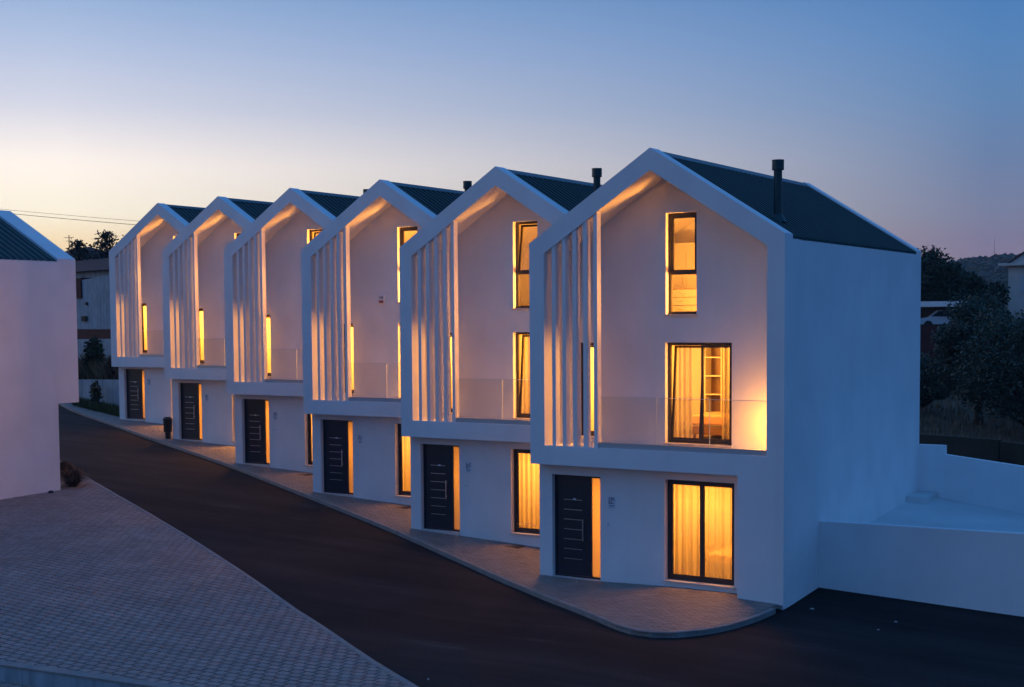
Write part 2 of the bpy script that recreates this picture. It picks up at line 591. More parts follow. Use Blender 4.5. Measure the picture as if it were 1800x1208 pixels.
def lay_pavers(parent, poly, dx, dy, gap, th, dz, mats, lim=300, jitter=0.002, seed=1, edge=None, side=1, inset=0.1):
    rnd = random.Random(seed)
    x0 = min(p[0] for p in poly); x1 = max(p[0] for p in poly)
    y0 = min(p[1] for p in poly); y1 = max(p[1] for p in poly)
    cells = []
    j = 0
    y = y0
    while y < y1:
        x = x0 + (0.5 * dx if j % 2 else 0)
        while x < x1:
            cx, cy = x + dx / 2, y + dy / 2
            h = 0.42
            if any(inside((cx + a_ * dx * .5, cy + b_ * dy * .5), poly) for a_, b_ in ((0, 0), (-1, -1), (1, -1), (1, 1), (-1, 1))):
                cut = None
                if edge:
                    best = None
                    c2 = Vector((cx, cy))
                    for e0, e1 in zip(edge, edge[1:]):
                        dv = e1 - e0
                        t_ = min(1.0, max(0.0, (c2 - e0).dot(dv) / dv.length_squared))
                        ds = (c2 - e0 - dv * t_).length
                        if best is None or ds < best[0]:
                            nv = Vector((-dv.y, dv.x)).normalized() * side
                            best = (ds, e0, nv, (c2 - e0).dot(nv))
                    if best[3] < dx + inset and best[0] < 1.0:
                        q0 = best[1] + best[2] * inset
                        cut = ((q0.x, q0.y), (best[2].x, best[2].y))
                        if best[3] < -dx:
                            cells_skip = True
                cells.append((cx, cy, cut))
            x += dx
        y += dy
        j += 1
    def vis(c):                                     # nearest in view first
        d = Vector((c[0], c[1])) - CAM2
        f2 = Vector((fwd.x, fwd.y)).normalized()
        dep = d.dot(f2)
        lat = d.dot(Vector((f2.y, -f2.x)))
        px = 900 + 2417 * lat / dep
        py = 562 + 2417 * (6.39 - H(c[0], c[1])) / dep
        return dep if (0 < px < 1800 and py < 1208) else dep + 1000
    cells.sort(key=vis)
    a, b = dx / 2 - gap / 2, dy / 2 - gap / 2
    c = 0.006
    def one(mb, cx, cy, z, sl, cut=None):
        def zz(px, py):
            return z + sl[0] * px + sl[1] * py
        base = [(-a, -b), (a, -b), (a, b), (-a, b)]
        if cut:                                     # stone sawn along the kerb: keep n.(p-q) >= 0
            (qx, qy), (nx_, ny_) = cut
            f = lambda p: (p[0] + cx - qx) * nx_ + (p[1] + cy - qy) * ny_
            out = []
            for p, r in zip(base, base[1:] + base[:1]):
                fp, fr = f(p), f(r)
                if fp >= 0:
                    out.append(p)
                if (fp >= 0) != (fr >= 0):
                    k_ = fp / (fp - fr)
                    out.append((p[0] + (r[0] - p[0]) * k_, p[1] + (r[1] - p[1]) * k_))
            base = out
            if len(base) < 3:
                return False
            ar = sum(p[0] * r[1] - p[1] * r[0] for p, r in zip(base, base[1:] + base[:1])) / 2
            if ar < 0.0012:
                return False
        n_ = len(base)
        mx_, my_ = sum(p[0] for p in base) / n_, sum(p[1] for p in base) / n_
        def shrink(p):
            d = math.hypot(p[0] - mx_, p[1] - my_) + 1e-6
            k_ = max(0.5, 1 - c * 1.3 / d)
            return (mx_ + (p[0] - mx_) * k_, my_ + (p[1] - my_) * k_)
        vs = [(cx + p[0], cy + p[1], zz(*p) - th) for p in base] + [(cx + p[0], cy + p[1], zz(*p) - c) for p in base]
        vs += [(cx + p[0], cy + p[1], zz(*p)) for p in map(shrink, base)]
        fs = [tuple(range(2 * n_, 3 * n_))]
        for i_ in range(n_):
            j_ = (i_ + 1) % n_
            fs += [(i_, j_, j_ + n_, i_ + n_), (i_ + n_, j_ + n_, j_ + 2 * n_, i_ + 2 * n_)]
        mb.add(vs, fs)
        return True
    def slope(cx, cy):
        e = 0.3
        return ((H(cx + e, cy) - H(cx - e, cy)) / (2 * e), (H(cx, cy + e) - H(cx, cy - e)) / (2 * e))
    stuff = [MB() for _ in mats]
    shared = {}
    k = -1
    for (cx, cy, cut) in cells:
        z = H(cx, cy) + dz + rnd.uniform(-jitter, jitter)
        sl = slope(cx, cy)
        mi = rnd.randrange(len(mats))
        near_edge = cut is not None and abs((cx - cut[0][0]) * cut[1][0] + (cy - cut[0][1]) * cut[1][1]) < dx * .8
        if cut is not None and not near_edge and (cx - cut[0][0]) * cut[1][0] + (cy - cut[0][1]) * cut[1][1] < 0:
            continue
        if not near_edge:
            k += 1
        if k < lim and not near_edge:
            key = (mi, round(sl[0], 2), round(sl[1], 2))
            if key not in shared:
                q = MB()
                one(q, 0, 0, 0, sl)
                shared[key] = q.mesh('paver', mats[mi])
            inst('paver', shared[key], parent, (cx, cy, z), rnd.uniform(-0.006, 0.006))
        else:
            one(stuff[mi], cx, cy, z, sl, cut if near_edge else None)
    allq = MB()
    mis = []
    for mi, q in enumerate(stuff):
        allq.add(q.v, q.f)
        mis += [mi] * len(q.f)
    if allq.f:
        so = allq.build('paver_field', mats[0], parent)
        for m_ in mats[1:]:
            so.data.materials.append(MATS[m_])
        so.data.polygons.foreach_set('material_index', mis)
        so['kind'] = 'stuff'

# ------------------------------------------------------------------ plaza on the left
KL = [(-31.0, 9.3), (-24.36, 5.73), (-17.77, 2.39), (-12.22, -0.37), (-7.53, -2.85), (-3.58, -5.07), (-0.25, -7.06), (3.39, -9.41), (6.3, -11.35), (8.5, -12.8)]
plaza_poly = KL + [(8.6, -14.2), (-19.6, -14.2), (-19.6, 2.2), (-31, 2.2)]
plaza = sheet('plaza', plaza_poly, 0.012, 'bed_sand')
plaza['kind'] = 'structure'
lay_pavers(plaza, plaza_poly, 0.285, 0.205, 0.042, 0.03, 0.040, ['paver_a', 'paver_b', 'paver_c'], seed=3, edge=smooth_line(KL, 2), side=-1, inset=0.122)

def kerb_stones(parent, line, step, width, top, depth, inner=1, name='kerb_stone'):
    """separate stones along a line; width towards the left-hand normal * inner"""
    pts = resample(smooth_line(line, 2), step)
    rnd = random.Random(11)
    for a, b in zip(pts, pts[1:]):
        d = (b - a).normalized()
        n = Vector((-d.y, d.x)) * inner
        a2, b2 = a + d * 0.006, b - d * 0.006
        q = MB()
        j = rnd.uniform(-0.004, 0.004)
        c = 0.015
        ring = []
        for p in (a2, b2):
            z = H(p.x, p.y) + top + j
            w = p + n * width
            ring.append([(p.x, p.y, z - depth), (p.x, p.y, z - c), (p.x + n.x * c, p.y + n.y * c, z), (w.x - n.x * c, w.y - n.y * c, z), (w.x, w.y, z - c), (w.x, w.y, z - depth)])
        m = 6
        fs = [tuple(range(m)), tuple(range(2 * m - 1, m - 1, -1))]
        for i in range(m):
            k = (i + 1) % m
            fs.append((i, k, k + m, i + m))
        q.add(ring[0] + ring[1], fs)
        q.build(name, 'kerb', parent)
kerb_left = empty('plaza_kerb', (0, 0, 0))
kerb_left['kind'] = 'structure'
kerb_stones(kerb_left, KL, 1.0, 0.12, 0.05, 0.16, inner=-1)

# ------------------------------------------------------------------ pavement before the row
KR = [(-41.0, 19.2), (-37.34, 17.13), (-31.76, 14.75), (-27.12, 12.54), (-19.4, 9.25), (-13.86, 6.5), (-9.8, 4.5), (-6.14, 2.64), (-2.87, 0.81), (-0.09, -0.74), (1.26, -1.6), (2.5, -2.4), (3.7, -3.28), (4.45, -3.84), (5.1, -4.1), (5.65, -3.92), (6.1, -3.3), (6.42, -2.4), (6.57, -1.3), (6.585, -0.02)]
OFF = [(0, 0, 0), (-6.106, 2.805, 0.220), (-12.444, 5.831, 0.495), (-18.955, 8.947, 0.842), (-25.867, 12.371, 1.158), (-32.963, 15.751, 1.475)]
walk_poly = list(KR) + [(6.585, 0.1), (0.3, 0.6)]
for (ox, oy, oz) in OFF[:-1]:
    walk_poly += [(ox + 0.1, oy + 0.6), (ox + 0.1, oy + 3.6)]
walk_poly += [(OFF[5][0] + 0.1, OFF[5][1] + 0.6), (OFF[5][0] - 0.3, OFF[5][1] + 2.6), (-39.5, 20.2)]
walk = sheet('pavement', walk_poly, 0.104, 'bed_walk')
walk['kind'] = 'structure'
lay_pavers(walk, walk_poly, 0.20, 0.10, 0.010, 0.03, 0.12, ['walk_a', 'walk_b'], seed=5, jitter=0.003, edge=smooth_line(KR, 2), side=1, inset=0.132)
kerb_right = empty('pavement_kerb', (0, 0, 0))
kerb_right['kind'] = 'structure'
kerb_stones(kerb_right, KR, 0.5, 0.13, 0.122, 0.3, inner=1)

# ------------------------------------------------------------------ the row houses
D = 10.42
T = 0.4128
ZE, ZA, ZB, ZF = 8.249, 10.344, 2.837, 3.31
SL = (ZA - ZE) / 3.3
TB = 0.517
REC = 1.0
YB = 0.42
GL = [0.0, 0.118, 0.177, 0.202, 0.248, 0.361]              # pavement height at each door, house coordinates
ORD = ['first', 'second', 'third', 'fourth', 'fifth', 'sixth']

def cols(mb, xs, ztop, zbot, y0, y1, holes):
    """a wall of columns: xs edges, ztop(x) upper line, rectangular holes (x0,x1,z0,z1) that line up with xs"""
    for a, b in zip(xs, xs[1:]):
        m = (a + b) / 2
        segs = []
        z = zbot
        hs = sorted((h[2], h[3]) for h in holes if h[0] - 1e-6 <= m <= h[1] + 1e-6)
        for h0, h1 in hs:
            if h0 > z + 1e-4:
                mb.box(a, b, y0, y1, z, h0)
            z = h1
        mb.prism([(a, z), (b, z), (b, ztop(b)), (a, ztop(a))], y0, y1)

def window(parent, x0, x1, z0, z1, y, kind='double', tilt=False, sill=True, name='window', fw=0.07):
    """frame mesh with sashes, panes and sill as its pieces; y is the outer face of the frame"""
    f = MB()
    fd = 0.07
    f.ring([(x0, z0), (x1, z0), (x1, z1), (x0, z1)], [(x0 + fw, z0 + fw), (x1 - fw, z0 + fw), (x1 - fw, z1 - fw), (x0 + fw, z1 - fw)], y, y + fd)
    fo = f.build(name, 'frame', parent, bevel=0.004)
    xa, xb, za, zb = x0 + fw, x1 - fw, z0 + fw, z1 - fw
    leaves = []
    if kind == 'double':
        xm = (xa + xb) / 2
        leaves = [(xa, xm, za, zb), (xm, xb, za, zb)]
    elif kind == 'upper':
        zm = za + (zb - za) * 0.40
        leaves = [(xa, xb, zm + 0.03, zb), (xa, xb, za, zm - 0.03)]
        MB().box(xa, xb, y + 0.002, y + fd - 0.002, zm - 0.03, zm + 0.03).build('transom', 'frame', fo)
    else:
        leaves = [(xa, xb, za, zb)]
    for k, (a, b, c, d) in enumerate(leaves):
        w = 0.055
        fixed = (kind == 'upper' and k == 1)
        tl = tilt and k == 0
        h = d - c
        def tr(me):
            if tl:
                ang = R(5.0) if h > 1.8 else R(6.5)
                ca, sa = math.cos(ang), math.sin(ang)
                me.v = [(px, y + 0.03 + (py - y - 0.03) * ca + (pz - c) * sa, c + (pz - c) * ca - (py - y - 0.03) * sa) for px, py, pz in me.v]
            return me
        if not fixed:
            s = MB()
            s.ring([(a + .002, c + .002), (b - .002, c + .002), (b - .002, d - .002), (a + .002, d - .002)], [(a + w, c + w), (b - w, c + w), (b - w, d - w), (a + w, d - w)], y + 0.012, y + 0.062)
            tr(s).build('sash', 'frame', fo)
        e = 0.0 if fixed else w - 0.004
        p = MB().box(a + e, b - e, y + 0.034, y + 0.042, c + e, d - e)
        tr(p).build('pane', 'glass', fo)
    if sill:
        MB().box(x0 - 0.03, x1 + 0.03, y - 0.20, y + 0.02, z0 - 0.045, z0 - 0.002).build('sill', 'stone_sill', fo, bevel=0.006)
    return fo

def area(name, loc, sx, sy, power, parent, col=(1.0, 0.375, 0.052)):
    d = bpy.data.lights.new(name, 'AREA')
    d.shape = 'RECTANGLE'
    d.size, d.size_y = sx, sy
    d.energy = power
    d.color = col
    o = bpy.data.objects.new(name, d)
    COL.objects.link(o)
    o.parent = parent
    o.location = loc
    return o

def bulb(name, loc, r, power, parent, col=(1.0, 0.375, 0.052)):
    d = bpy.data.lights.new(name, 'POINT')
    d.shadow_soft_size = r
    d.energy = power
    d.color = col
    o = bpy.data.objects.new(name, d)
    COL.objects.link(o)
    o.parent = parent
    o.location = loc
    return o
P_WALL = 92
P_MAIN, P_TOP, P_GROUND = 1000, 1700, 520
HALL = [165, 80, 85, 165, 165, 95]
WID = [6.6] + [OFF[i][0] * -1 + OFF[i + 1][0] if False else abs(OFF[i + 1][0] - OFF[i][0]) for i in range(5)]

DOOR_STRIPS = 8
def row_house(i):
    ox, oy, oz = OFF[i]
    W = WID[i]
    zg = GL[i] - 0.02
    h = empty('row_house', (ox, oy, oz))
    labels = ['white gabled row house with the bare side wall beside the walled terrace',
              'second white gabled row house counted from the terrace, tilted top window',
              'third white gabled row house counted from the terrace, alarm box on its recess wall',
              'fourth white gabled row house counted from the terrace',
              'fifth white gabled row house counted from the terrace, black bin at its corner',
              'white gabled row house at the far end of the row by the grassy bank']
    tag(h, labels[i], 'house', 'white gabled row houses')
    zo = lambda x: ZE + SL * x if x <= 3.3 else ZA - SL * (x - 3.3)      # outer roof line
    zi = lambda x: zo(x) - TB
    dl = 0.11
    # gable frame: parapet ring in front, soffit ring behind
    gf = MB()
    inner = [(T, ZF), (W - T, ZF), (W - T, zi(W - T)), (3.3, ZA - TB), (T, zi(T))]
    gf.ring([(0, ZB), (W, ZB), (W, zo(W)), (3.3, ZA), (0, ZE)], inner, 0, 0.48)
    gf.ring([(0, ZB), (W, ZB), (W, zo(W) - dl), (3.3, ZA - dl), (0, ZE - dl)], inner, 0.48, REC)
    gf.build('gable_frame', 'plaster', h)
    # right foot of the frame
    MB().box(5.5, W, 0, REC, zg - 0.5, ZB).build('corner_pier', 'plaster', h)
    # recessed wall of the upper floors
    bw = (3.20, 4.92, 3.38, 5.82)
    tw = (3.22, 4.02, 6.46, 8.90)
    nw = (0.80, 1.34, 3.45, 5.81)
    xs = sorted({0.0, nw[0], nw[1], bw[0], bw[1], tw[0], tw[1], 3.3, W})
    q = MB()
    cols(q, xs, lambda x: zo(x) - dl - 0.02, ZB, REC, REC + 0.28, [bw, tw, nw])
    q.build('recess_wall', 'plaster', h)
    # ground-floor wall
    dtop = 2.555 if i == 0 else 2.555 + (GL[i]) * 0.45
    dr = (0.37, 1.73, zg - 0.001, dtop)
    gz0 = 0.17 + GL[i] * 0.5
    gw = (3.47, 5.24, gz0, 2.60)
    q = MB()
    cols(q, [0.0, dr[0], dr[1], gw[0], gw[1], 5.5], lambda x: ZB, zg - 0.5, YB, YB + 0.28, [(dr[0], dr[1], zg - 0.5, dr[3]), gw])
    q.build('base_wall', 'plaster', h)
    # body walls
    q = MB()
    zc = -0.6
    q.box(0, 0.25, YB + 0.28, D - 0.48, zg - 0.5, ZB)
    q.box(0, 0.25, REC + 0.28, D - 0.48, ZB, ZE - dl)
    q.box(W - 0.25, W, REC, D - 0.48, zg - 0.5, ZB)
    q.box(W - 0.25, W, REC + 0.28, D - 0.48, ZB, zo(W) - dl)
    q.prism([(0, zg - 0.5), (W, zg - 0.5), (W, zo(W)), (3.3, ZA), (0, ZE)], D - 0.48, D)
    q.build('side_and_back_wall', 'plaster', h)
    # roof
    deck = MB()
    lo, hi = dl + 0.30, dl + 0.02
    deck.prism([(0.25, zo(0.25) - lo), (3.3, ZA - lo), (3.3, ZA - hi), (0.25, zo(0.25) - hi)], REC + 0.28, D - 0.48)
    deck.prism([(3.3, ZA - lo), (W - 0.25, zo(W - 0.25) - lo), (W - 0.25, zo(W - 0.25) - hi), (3.3, ZA - hi)], REC + 0.28, D - 0.48)
    dk = deck.build('roof_deck', 'plaster', h)
    for side in (0, 1):
        s = MB()
        xa, xb = (3.3, W - 0.0) if side else (3.3, 0.0)
        y = 0.485
        prof = []
        while y < D - 0.49:
            prof += [(y, 0.0), (y + 0.20, 0.0), (y + 0.218, 0.05), (y + 0.262, 0.05)]
            y += 0.28
        prof = [(min(a, D - 0.485), b) for a, b in prof]
        for (py, pz) in prof:
            s.v.append((xa, py, ZA - dl + 0.015 + pz))
            s.v.append((xb, py, zo(xb) - dl + 0.015 + pz))
        for k in range(len(prof) - 1):
            fc = (2 * k, 2 * k + 1, 2 * k + 3, 2 * k + 2)
            s.f.append(fc if side else fc[::-1])
        s.build('roof_sheet', 'roof', h)
    rc = MB()
    rc.prism([(3.3 - 0.16, ZA - dl - 0.05), (3.3 + 0.16, ZA - dl - 0.05), (3.3 + 0.16, ZA - dl - 0.035), (3.3, ZA - dl + 0.085), (3.3 - 0.16, ZA - dl - 0.035)], 0.482, D - 0.482)
    rc.build('ridge_cap', 'ridge', h)
    # flue
    fx, fy = (5.82, 1.55) if i == 0 else (5.60, 1.55)
    ft = 10.02 if i == 0 else 10.26
    fl = MB().cyl(fx, fy, zo(fx) - 0.3, ft - 0.15, 0.097).build('flue_pipe', 'flue', h, smooth=False)
    cp = MB().cyl(fx, fy, ft - 0.22, ft, 0.138).cyl(fx, fy, ft, ft + 0.012, 0.144)
    cp.build('flue_cap', 'flue', fl)
    MB().cyl(fx, fy, zo(fx) - 0.14, zo(fx) + 0.04, 0.20, 0.11).build('flashing', 'flue', fl)
    # slats
    for k in range(5):
        x0 = 0.625 + k * 0.290
        x1 = x0 + 0.10
        MB().prism([(x0, ZF), (x1, ZF), (x1, zi(x1) + 0.01), (x0, zi(x0) + 0.01)], 0.025, 0.215).build('slat', 'plaster', h)
    # balustrade
    ch = MB().box(1.90, W - T, 0.06, 0.17, ZF, 3.435).build('balustrade_channel', 'channel', h)
    xe = [1.915, 3.40, 4.76, W - T - 0.01]
    for a, b in zip(xe, xe[1:]):
        MB().box(a + 0.006, b - 0.006, 0.105, 0.121, 3.43, 4.53).build('glass_panel', 'balustrade_glass', h)
    MB().box(1.92, W - T - 0.012, 0.104, 0.122, 4.531, 4.543).build('glass_top_edge', 'glass_edge', h)
    for xj in xe[1:3]:
        MB().box(xj - 0.005, xj + 0.005, 0.103, 0.123, 3.436, 4.53).build('glass_joint', 'glass_edge', h)
    # bulkhead light added out of sight on the inner cheek, for the balcony glow
    bx_ = W - T
    lf_ = MB().box(bx_ - 0.05, bx_ - 0.002, 0.24, 0.44, 3.89, 4.01).build('added_wall_light', 'frame', h, bevel=0.01)
    MB().box(bx_ - 0.062, bx_ - 0.0505, 0.26, 0.42, 3.91, 3.99).build('added_light_diffuser', 'frosted', lf_)
    bulb('added_wall_glow', (bx_ - 0.22, 0.34, 3.95), 0.08, P_WALL, h)
    # windows
    fy2 = 0.155
    window(h, bw[0], bw[1], bw[2] + 0.03, bw[3], REC + fy2, 'double', tilt=(i in (0, 1, 3)), name='balcony_window')
    window(h, tw[0], tw[1], tw[2] + 0.03, tw[3], REC + fy2, 'upper', tilt=(i in (1, 3)), name='upper_window')
    window(h, nw[0], nw[1], nw[2] + 0.03, nw[3], REC + fy2, 'single', name='narrow_window')
    window(h, gw[0], gw[1], gw[2] + 0.03, gw[3], YB + fy2, 'double', name='ground_window', fw=0.075)
    # door
    yd = YB + 0.13
    df = MB().ring([(dr[0], zg + 0.02), (dr[1], zg + 0.02), (dr[1], dr[3]), (dr[0], dr[3])], [(dr[0] + .05, zg + 0.06), (dr[1] - .05, zg + .06), (dr[1] - .05, dr[3] - .05), (dr[0] + .05, dr[3] - .05)], yd, yd + 0.08).build('door_frame', 'door', h)
    lx0, lx1 = dr[0] + 0.05, 1.36
    dz0, dz1 = zg + 0.065, dr[3] - 0.05
    lf = MB().box(lx0 + .004, lx1 - .004, yd + 0.016, yd + 0.066, dz0, dz1 - .004).build('door', 'door', h, bevel=0.004)
    MB().box(lx1, lx1 + 0.06, yd + .004, yd + 0.076, dz0 - .004, dz1 + .002).build('mullion', 'door', df)
    MB().box(lx1 + 0.06, dr[1] - 0.05, yd + 0.03, yd + 0.042, dz0 + .01, dz1).build('sidelight_pane', 'frosted', df)
    for k in range(DOOR_STRIPS):
        z = dz0 + 0.40 + k * (dz1 - dz0 - 0.74) / 7.0
        MB().box(lx0 + 0.20, lx0 + 0.72, yd + 0.011, yd + 0.017, z, z + 0.014).build('metal_strip', 'steel', lf)
    hb = MB().tube([(lx1 - 0.17, yd - 0.045, dz0 + 0.88), (lx1 - 0.17, yd - 0.045, dz0 + 1.42)], 0.014, 8)
    hb.tube([(lx1 - 0.17, yd - 0.045, dz0 + 0.95), (lx1 - 0.17, yd + 0.02, dz0 + 0.95)], 0.009, 6)
    hb.tube([(lx1 - 0.17, yd - 0.045, dz0 + 1.35), (lx1 - 0.17, yd + 0.02, dz0 + 1.35)], 0.009, 6)
    hb.build('handle', 'steel', lf)
    MB().cyl(lx1 - 0.06, 0, 0, 0.012, 0.022, n=12).build('lock', 'steel', lf)
    lk = lf.children[-1]
    lk.data.transform(Matrix.Translation((0, yd + 0.016, dz0 + 0.98)) @ Matrix.Rotation(R(90), 4, 'X'))
    MB().box(lx0 + 0.47, lx0 + 0.55, yd + 0.008, yd + 0.017, dz1 - 0.585, dz1 - 0.535).build('number_plate', 'plaque', lf)
    MB().box(dr[0] - 0.0, dr[1] + 0.0, YB - 0.03, YB + 0.27, zg - 0.06, zg + 0.022).build('threshold', 'stone_sill', h)
    # address plaque and bell
    pq = MB().box(1.955, 2.145, YB - 0.014, YB + 0.005, 1.80 + GL[i] * .5, 2.10 + GL[i] * .5).build('address_plaque', 'plaque', h, bevel=0.004)
    zc0 = 1.80 + GL[i] * .5
    rnd = random.Random(40 + i)
    ink = MB()
    for r_ in range(4):
        for c_ in range(3):
            if rnd.random() < 0.8:
                ax = 1.972 + c_ * 0.054
                az = zc0 + 0.275 - r_ * 0.043
                ink.box(ax, ax + rnd.uniform(.026, .044), YB - 0.0165, YB - 0.0142, az - rnd.uniform(.020, .032), az)
    ink.box(1.98, 2.12, YB - 0.0165, YB - 0.0142, zc0 + 0.075, zc0 + 0.088)
    ink.box(1.99, 2.10, YB - 0.0165, YB - 0.0142, zc0 + 0.040, zc0 + 0.052)
    io_ = ink.build('plaque_lettering', 'ink', pq)
    io_['kind'] = 'stuff'
    bl = MB().box(1.935, 1.975, YB - 0.018, YB + 0.004, 1.37 + GL[i] * .5, 1.45 + GL[i] * .5).build('doorbell', 'plaque', h, bevel=0.004)
    MB().cyl(0, 0, 0, 0.006, 0.011, n=10).build('button', 'ink', bl)
    bl.children[-1].data.transform(Matrix.Translation((1.955, YB - 0.018, 1.42 + GL[i] * .5)) @ Matrix.Rotation(R(90), 4, 'X'))
    # rooms
    def shell(poly, y0, y1, name):
        n = len(poly)
        s = MB()
        vs = [(x, y0, z) for x, z in poly] + [(x, y1, z) for x, z in poly]
        fs = [tuple(range(n, 2 * n))]
        for k in range(1, n):
            j = (k + 1) % n
            fs.append((k, j, j + n, k + n))
        s.add(vs, fs).build(name, 'attic' if name == 'attic_room' else 'room', h)
        (xa, za), (xb, zb) = poly[0], poly[1]
        MB().add([(xa, y0, za), (xb, y0, zb), (xb, y1, zb), (xa, y1, za)], [(0, 1, 2, 3)]).build('room_floor', 'room_floor', h)
    xr = W - 0.27
    shell([(0.27, zg + 0.03), (2.45, zg + 0.03), (2.45, 2.76), (0.27, 2.76)], YB + 0.285, 4.2, 'hall')
    shell([(2.55, zg + 0.03), (xr, zg + 0.03), (xr, 2.76), (2.55, 2.76)], YB + 0.285, 5.0, 'ground_room')
    shell([(0.27, 3.34), (xr, 3.34), (xr, 6.16), (0.27, 6.16)], REC + 0.285, 5.4, 'balcony_room')
    zt = lambda x: zo(x) - dl - 0.32
    shell([(0.27, 6.38), (xr, 6.38), (xr, zt(xr)), (3.3, zt(3.3)), (0.27, zt(0.27))], REC + 0.285, 5.4, 'attic_room')
    area('hall_light', (1.35, 2.0, 2.70), 0.6, 0.6, HALL[i], h)
    area('ground_light', (4.3, 2.0, 2.70), 1.4, 1.0, P_GROUND, h)
    bulb('balcony_lamp_light', (1.55, 2.5, 5.35), 0.45, P_MAIN, h)
    bulb('balcony_lamp_light', (min(5.6, W - .7), 2.3, 5.35), 0.45, P_MAIN, h)
    bulb('attic_lamp_light', (5.0, 1.95, 7.05), 0.4, P_TOP, h)
    return h
houses = [row_house(i) for i in range(6)]

# alarm box on the third house
hx, hy, hz = OFF[2]
al = MB().box(2.47, 2.70, REC - 0.075, REC - 0.004, 6.44, 6.72).build('alarm_box', 'plaque', houses[2], bevel=0.02)
MB().box(2.50, 2.67, REC - 0.082, REC - 0.0752, 6.47, 6.55).build('alarm_strobe', 'red_plastic', al)
MB().box(2.52, 2.56, REC - 0.080, REC - 0.0752, 6.62, 6.67).box(2.60, 2.65, REC - 0.080, REC - 0.0752, 6.61, 6.68).build('alarm_emblem', 'ink', al)

# ------------------------------------------------------------------ curtains and furniture behind the panes
def curtain(loc, x0, x1, z0, z1, label, amp=0.035, waves=9, m='sheer', seed=0, group=None):
    rnd = random.Random(seed)
    n = int((x1 - x0) * 60)
    ph = [rnd.uniform(0, 6.28) for _ in range(3)]
    q = MB()
    rows = 5
    for r_ in range(rows + 1):
        t = r_ / rows
        for k in range(n + 1):
            u = k / n
            w = amp * (0.7 + 0.5 * (1 - t)) * (math.sin(2 * math.pi * waves * u + ph[0] + 0.5 * math.sin(7 * u + ph[1])) + 0.35 * math.sin(2 * math.pi * waves * 2.3 * u + ph[2]))
            q.v.append((x0 + (x1 - x0) * u, w, z0 + (z1 - z0) * t))
    for r_ in range(rows):
        for k in range(n):
            a = r_ * (n + 1) + k
            q.f.append((a, a + 1, a + n + 2, a + n + 1))
    o = q.build('curtain', m, smooth=True)
    o.location = loc
    tag(o, label, 'curtain', group)
    return o
for i in range(4):
    ox, oy, oz = OFF[i]
    nm = ['behind the ground-floor window nearest the terrace', 'behind the ground-floor window of the second house', 'behind the ground-floor window of the third house', 'behind the ground-floor window of the fourth house'][i]
    curtain((ox, oy + YB + 0.46, oz), 3.36, 5.36, 0.06 + GL[i], 2.72, 'full-width sheer curtain ' + nm, waves=11, seed=i, group='sheer curtains in the row houses')
o1 = OFF[0]
curtain((0, REC + 0.62, 0), 3.10, 3.62, 3.40, 6.10, 'gathered sheer curtain at the tilted side of the terrace-end balcony window', 0.03, 4, seed=21, group='sheer curtains in the row houses')
curtain((0, REC + 0.50, 0), 4.45, 5.05, 3.40, 6.10, 'gathered sheer curtain at the fixed side of the terrace-end balcony window', 0.04, 5, seed=22, group='sheer curtains in the row houses')
o2 = OFF[1]
curtain((o2[0], o2[1] + REC + 0.60, o2[2]), 3.10, 3.70, 3.40, 6.10, 'gathered sheer curtain in the balcony window of the second house', 0.03, 4, seed=23, group='sheer curtains in the row houses')

def bed(loc, rz, label, w=1.5, l=2.0):
    b = empty('bed', loc, rz)
    tag(b, label, 'bed')
    MB().box(-w / 2, w / 2, -l / 2, l / 2, 0.10, 0.30).build('bed_frame', 'wood', b, bevel=0.01)
    for sx in (-1, 1):
        for sy in (-1, 1):
            MB().box(sx * (w / 2 - .08) - .03, sx * (w / 2 - .08) + .03, sy * (l / 2 - .08) - .03, sy * (l / 2 - .08) + .03, 0.0, 0.10).build('leg', 'wood', b)
    MB().box(-w / 2 + .02, w / 2 - .02, -l / 2 + .02, l / 2 - .02, 0.30, 0.55).build('mattress', 'linen', b, bevel=0.05)
    MB().box(-w / 2 + .005, w / 2 - .005, -l / 2 + .005, l / 2 - .6, 0.34, 0.585).build('blanket', 'blanket', b, bevel=0.04)
    for sx in (-1, 1):
        MB().box(sx * .37 - .3, sx * .37 + .3, l / 2 - .5, l / 2 - .1, 0.55, 0.70).build('pillow', 'linen', b, bevel=0.07)
    MB().box(-w / 2, w / 2, l / 2, l / 2 + .06, 0.0, 1.0).build('headboard', 'wood', b, bevel=0.01)
    return b
bed((4.75, 2.9, 0.02), R(-90), 'bed with pale linen behind the curtained ground-floor window by the terrace')
bed((3.95, 3.7, 3.36), R(-90), 'bed with pale linen inside the balcony room of the terrace-end house')
bed((o2[0] + 4.7, o2[1] + 2.9, o2[2] + GL[1] + 0.02), R(-90), 'bed with pale linen behind the curtained ground-floor window of the second house')
bed((o2[0] + 4.3, o2[1] + 2.7, o2[2] + 6.39), R(-90), 'bed with pale linen inside the attic of the second house')

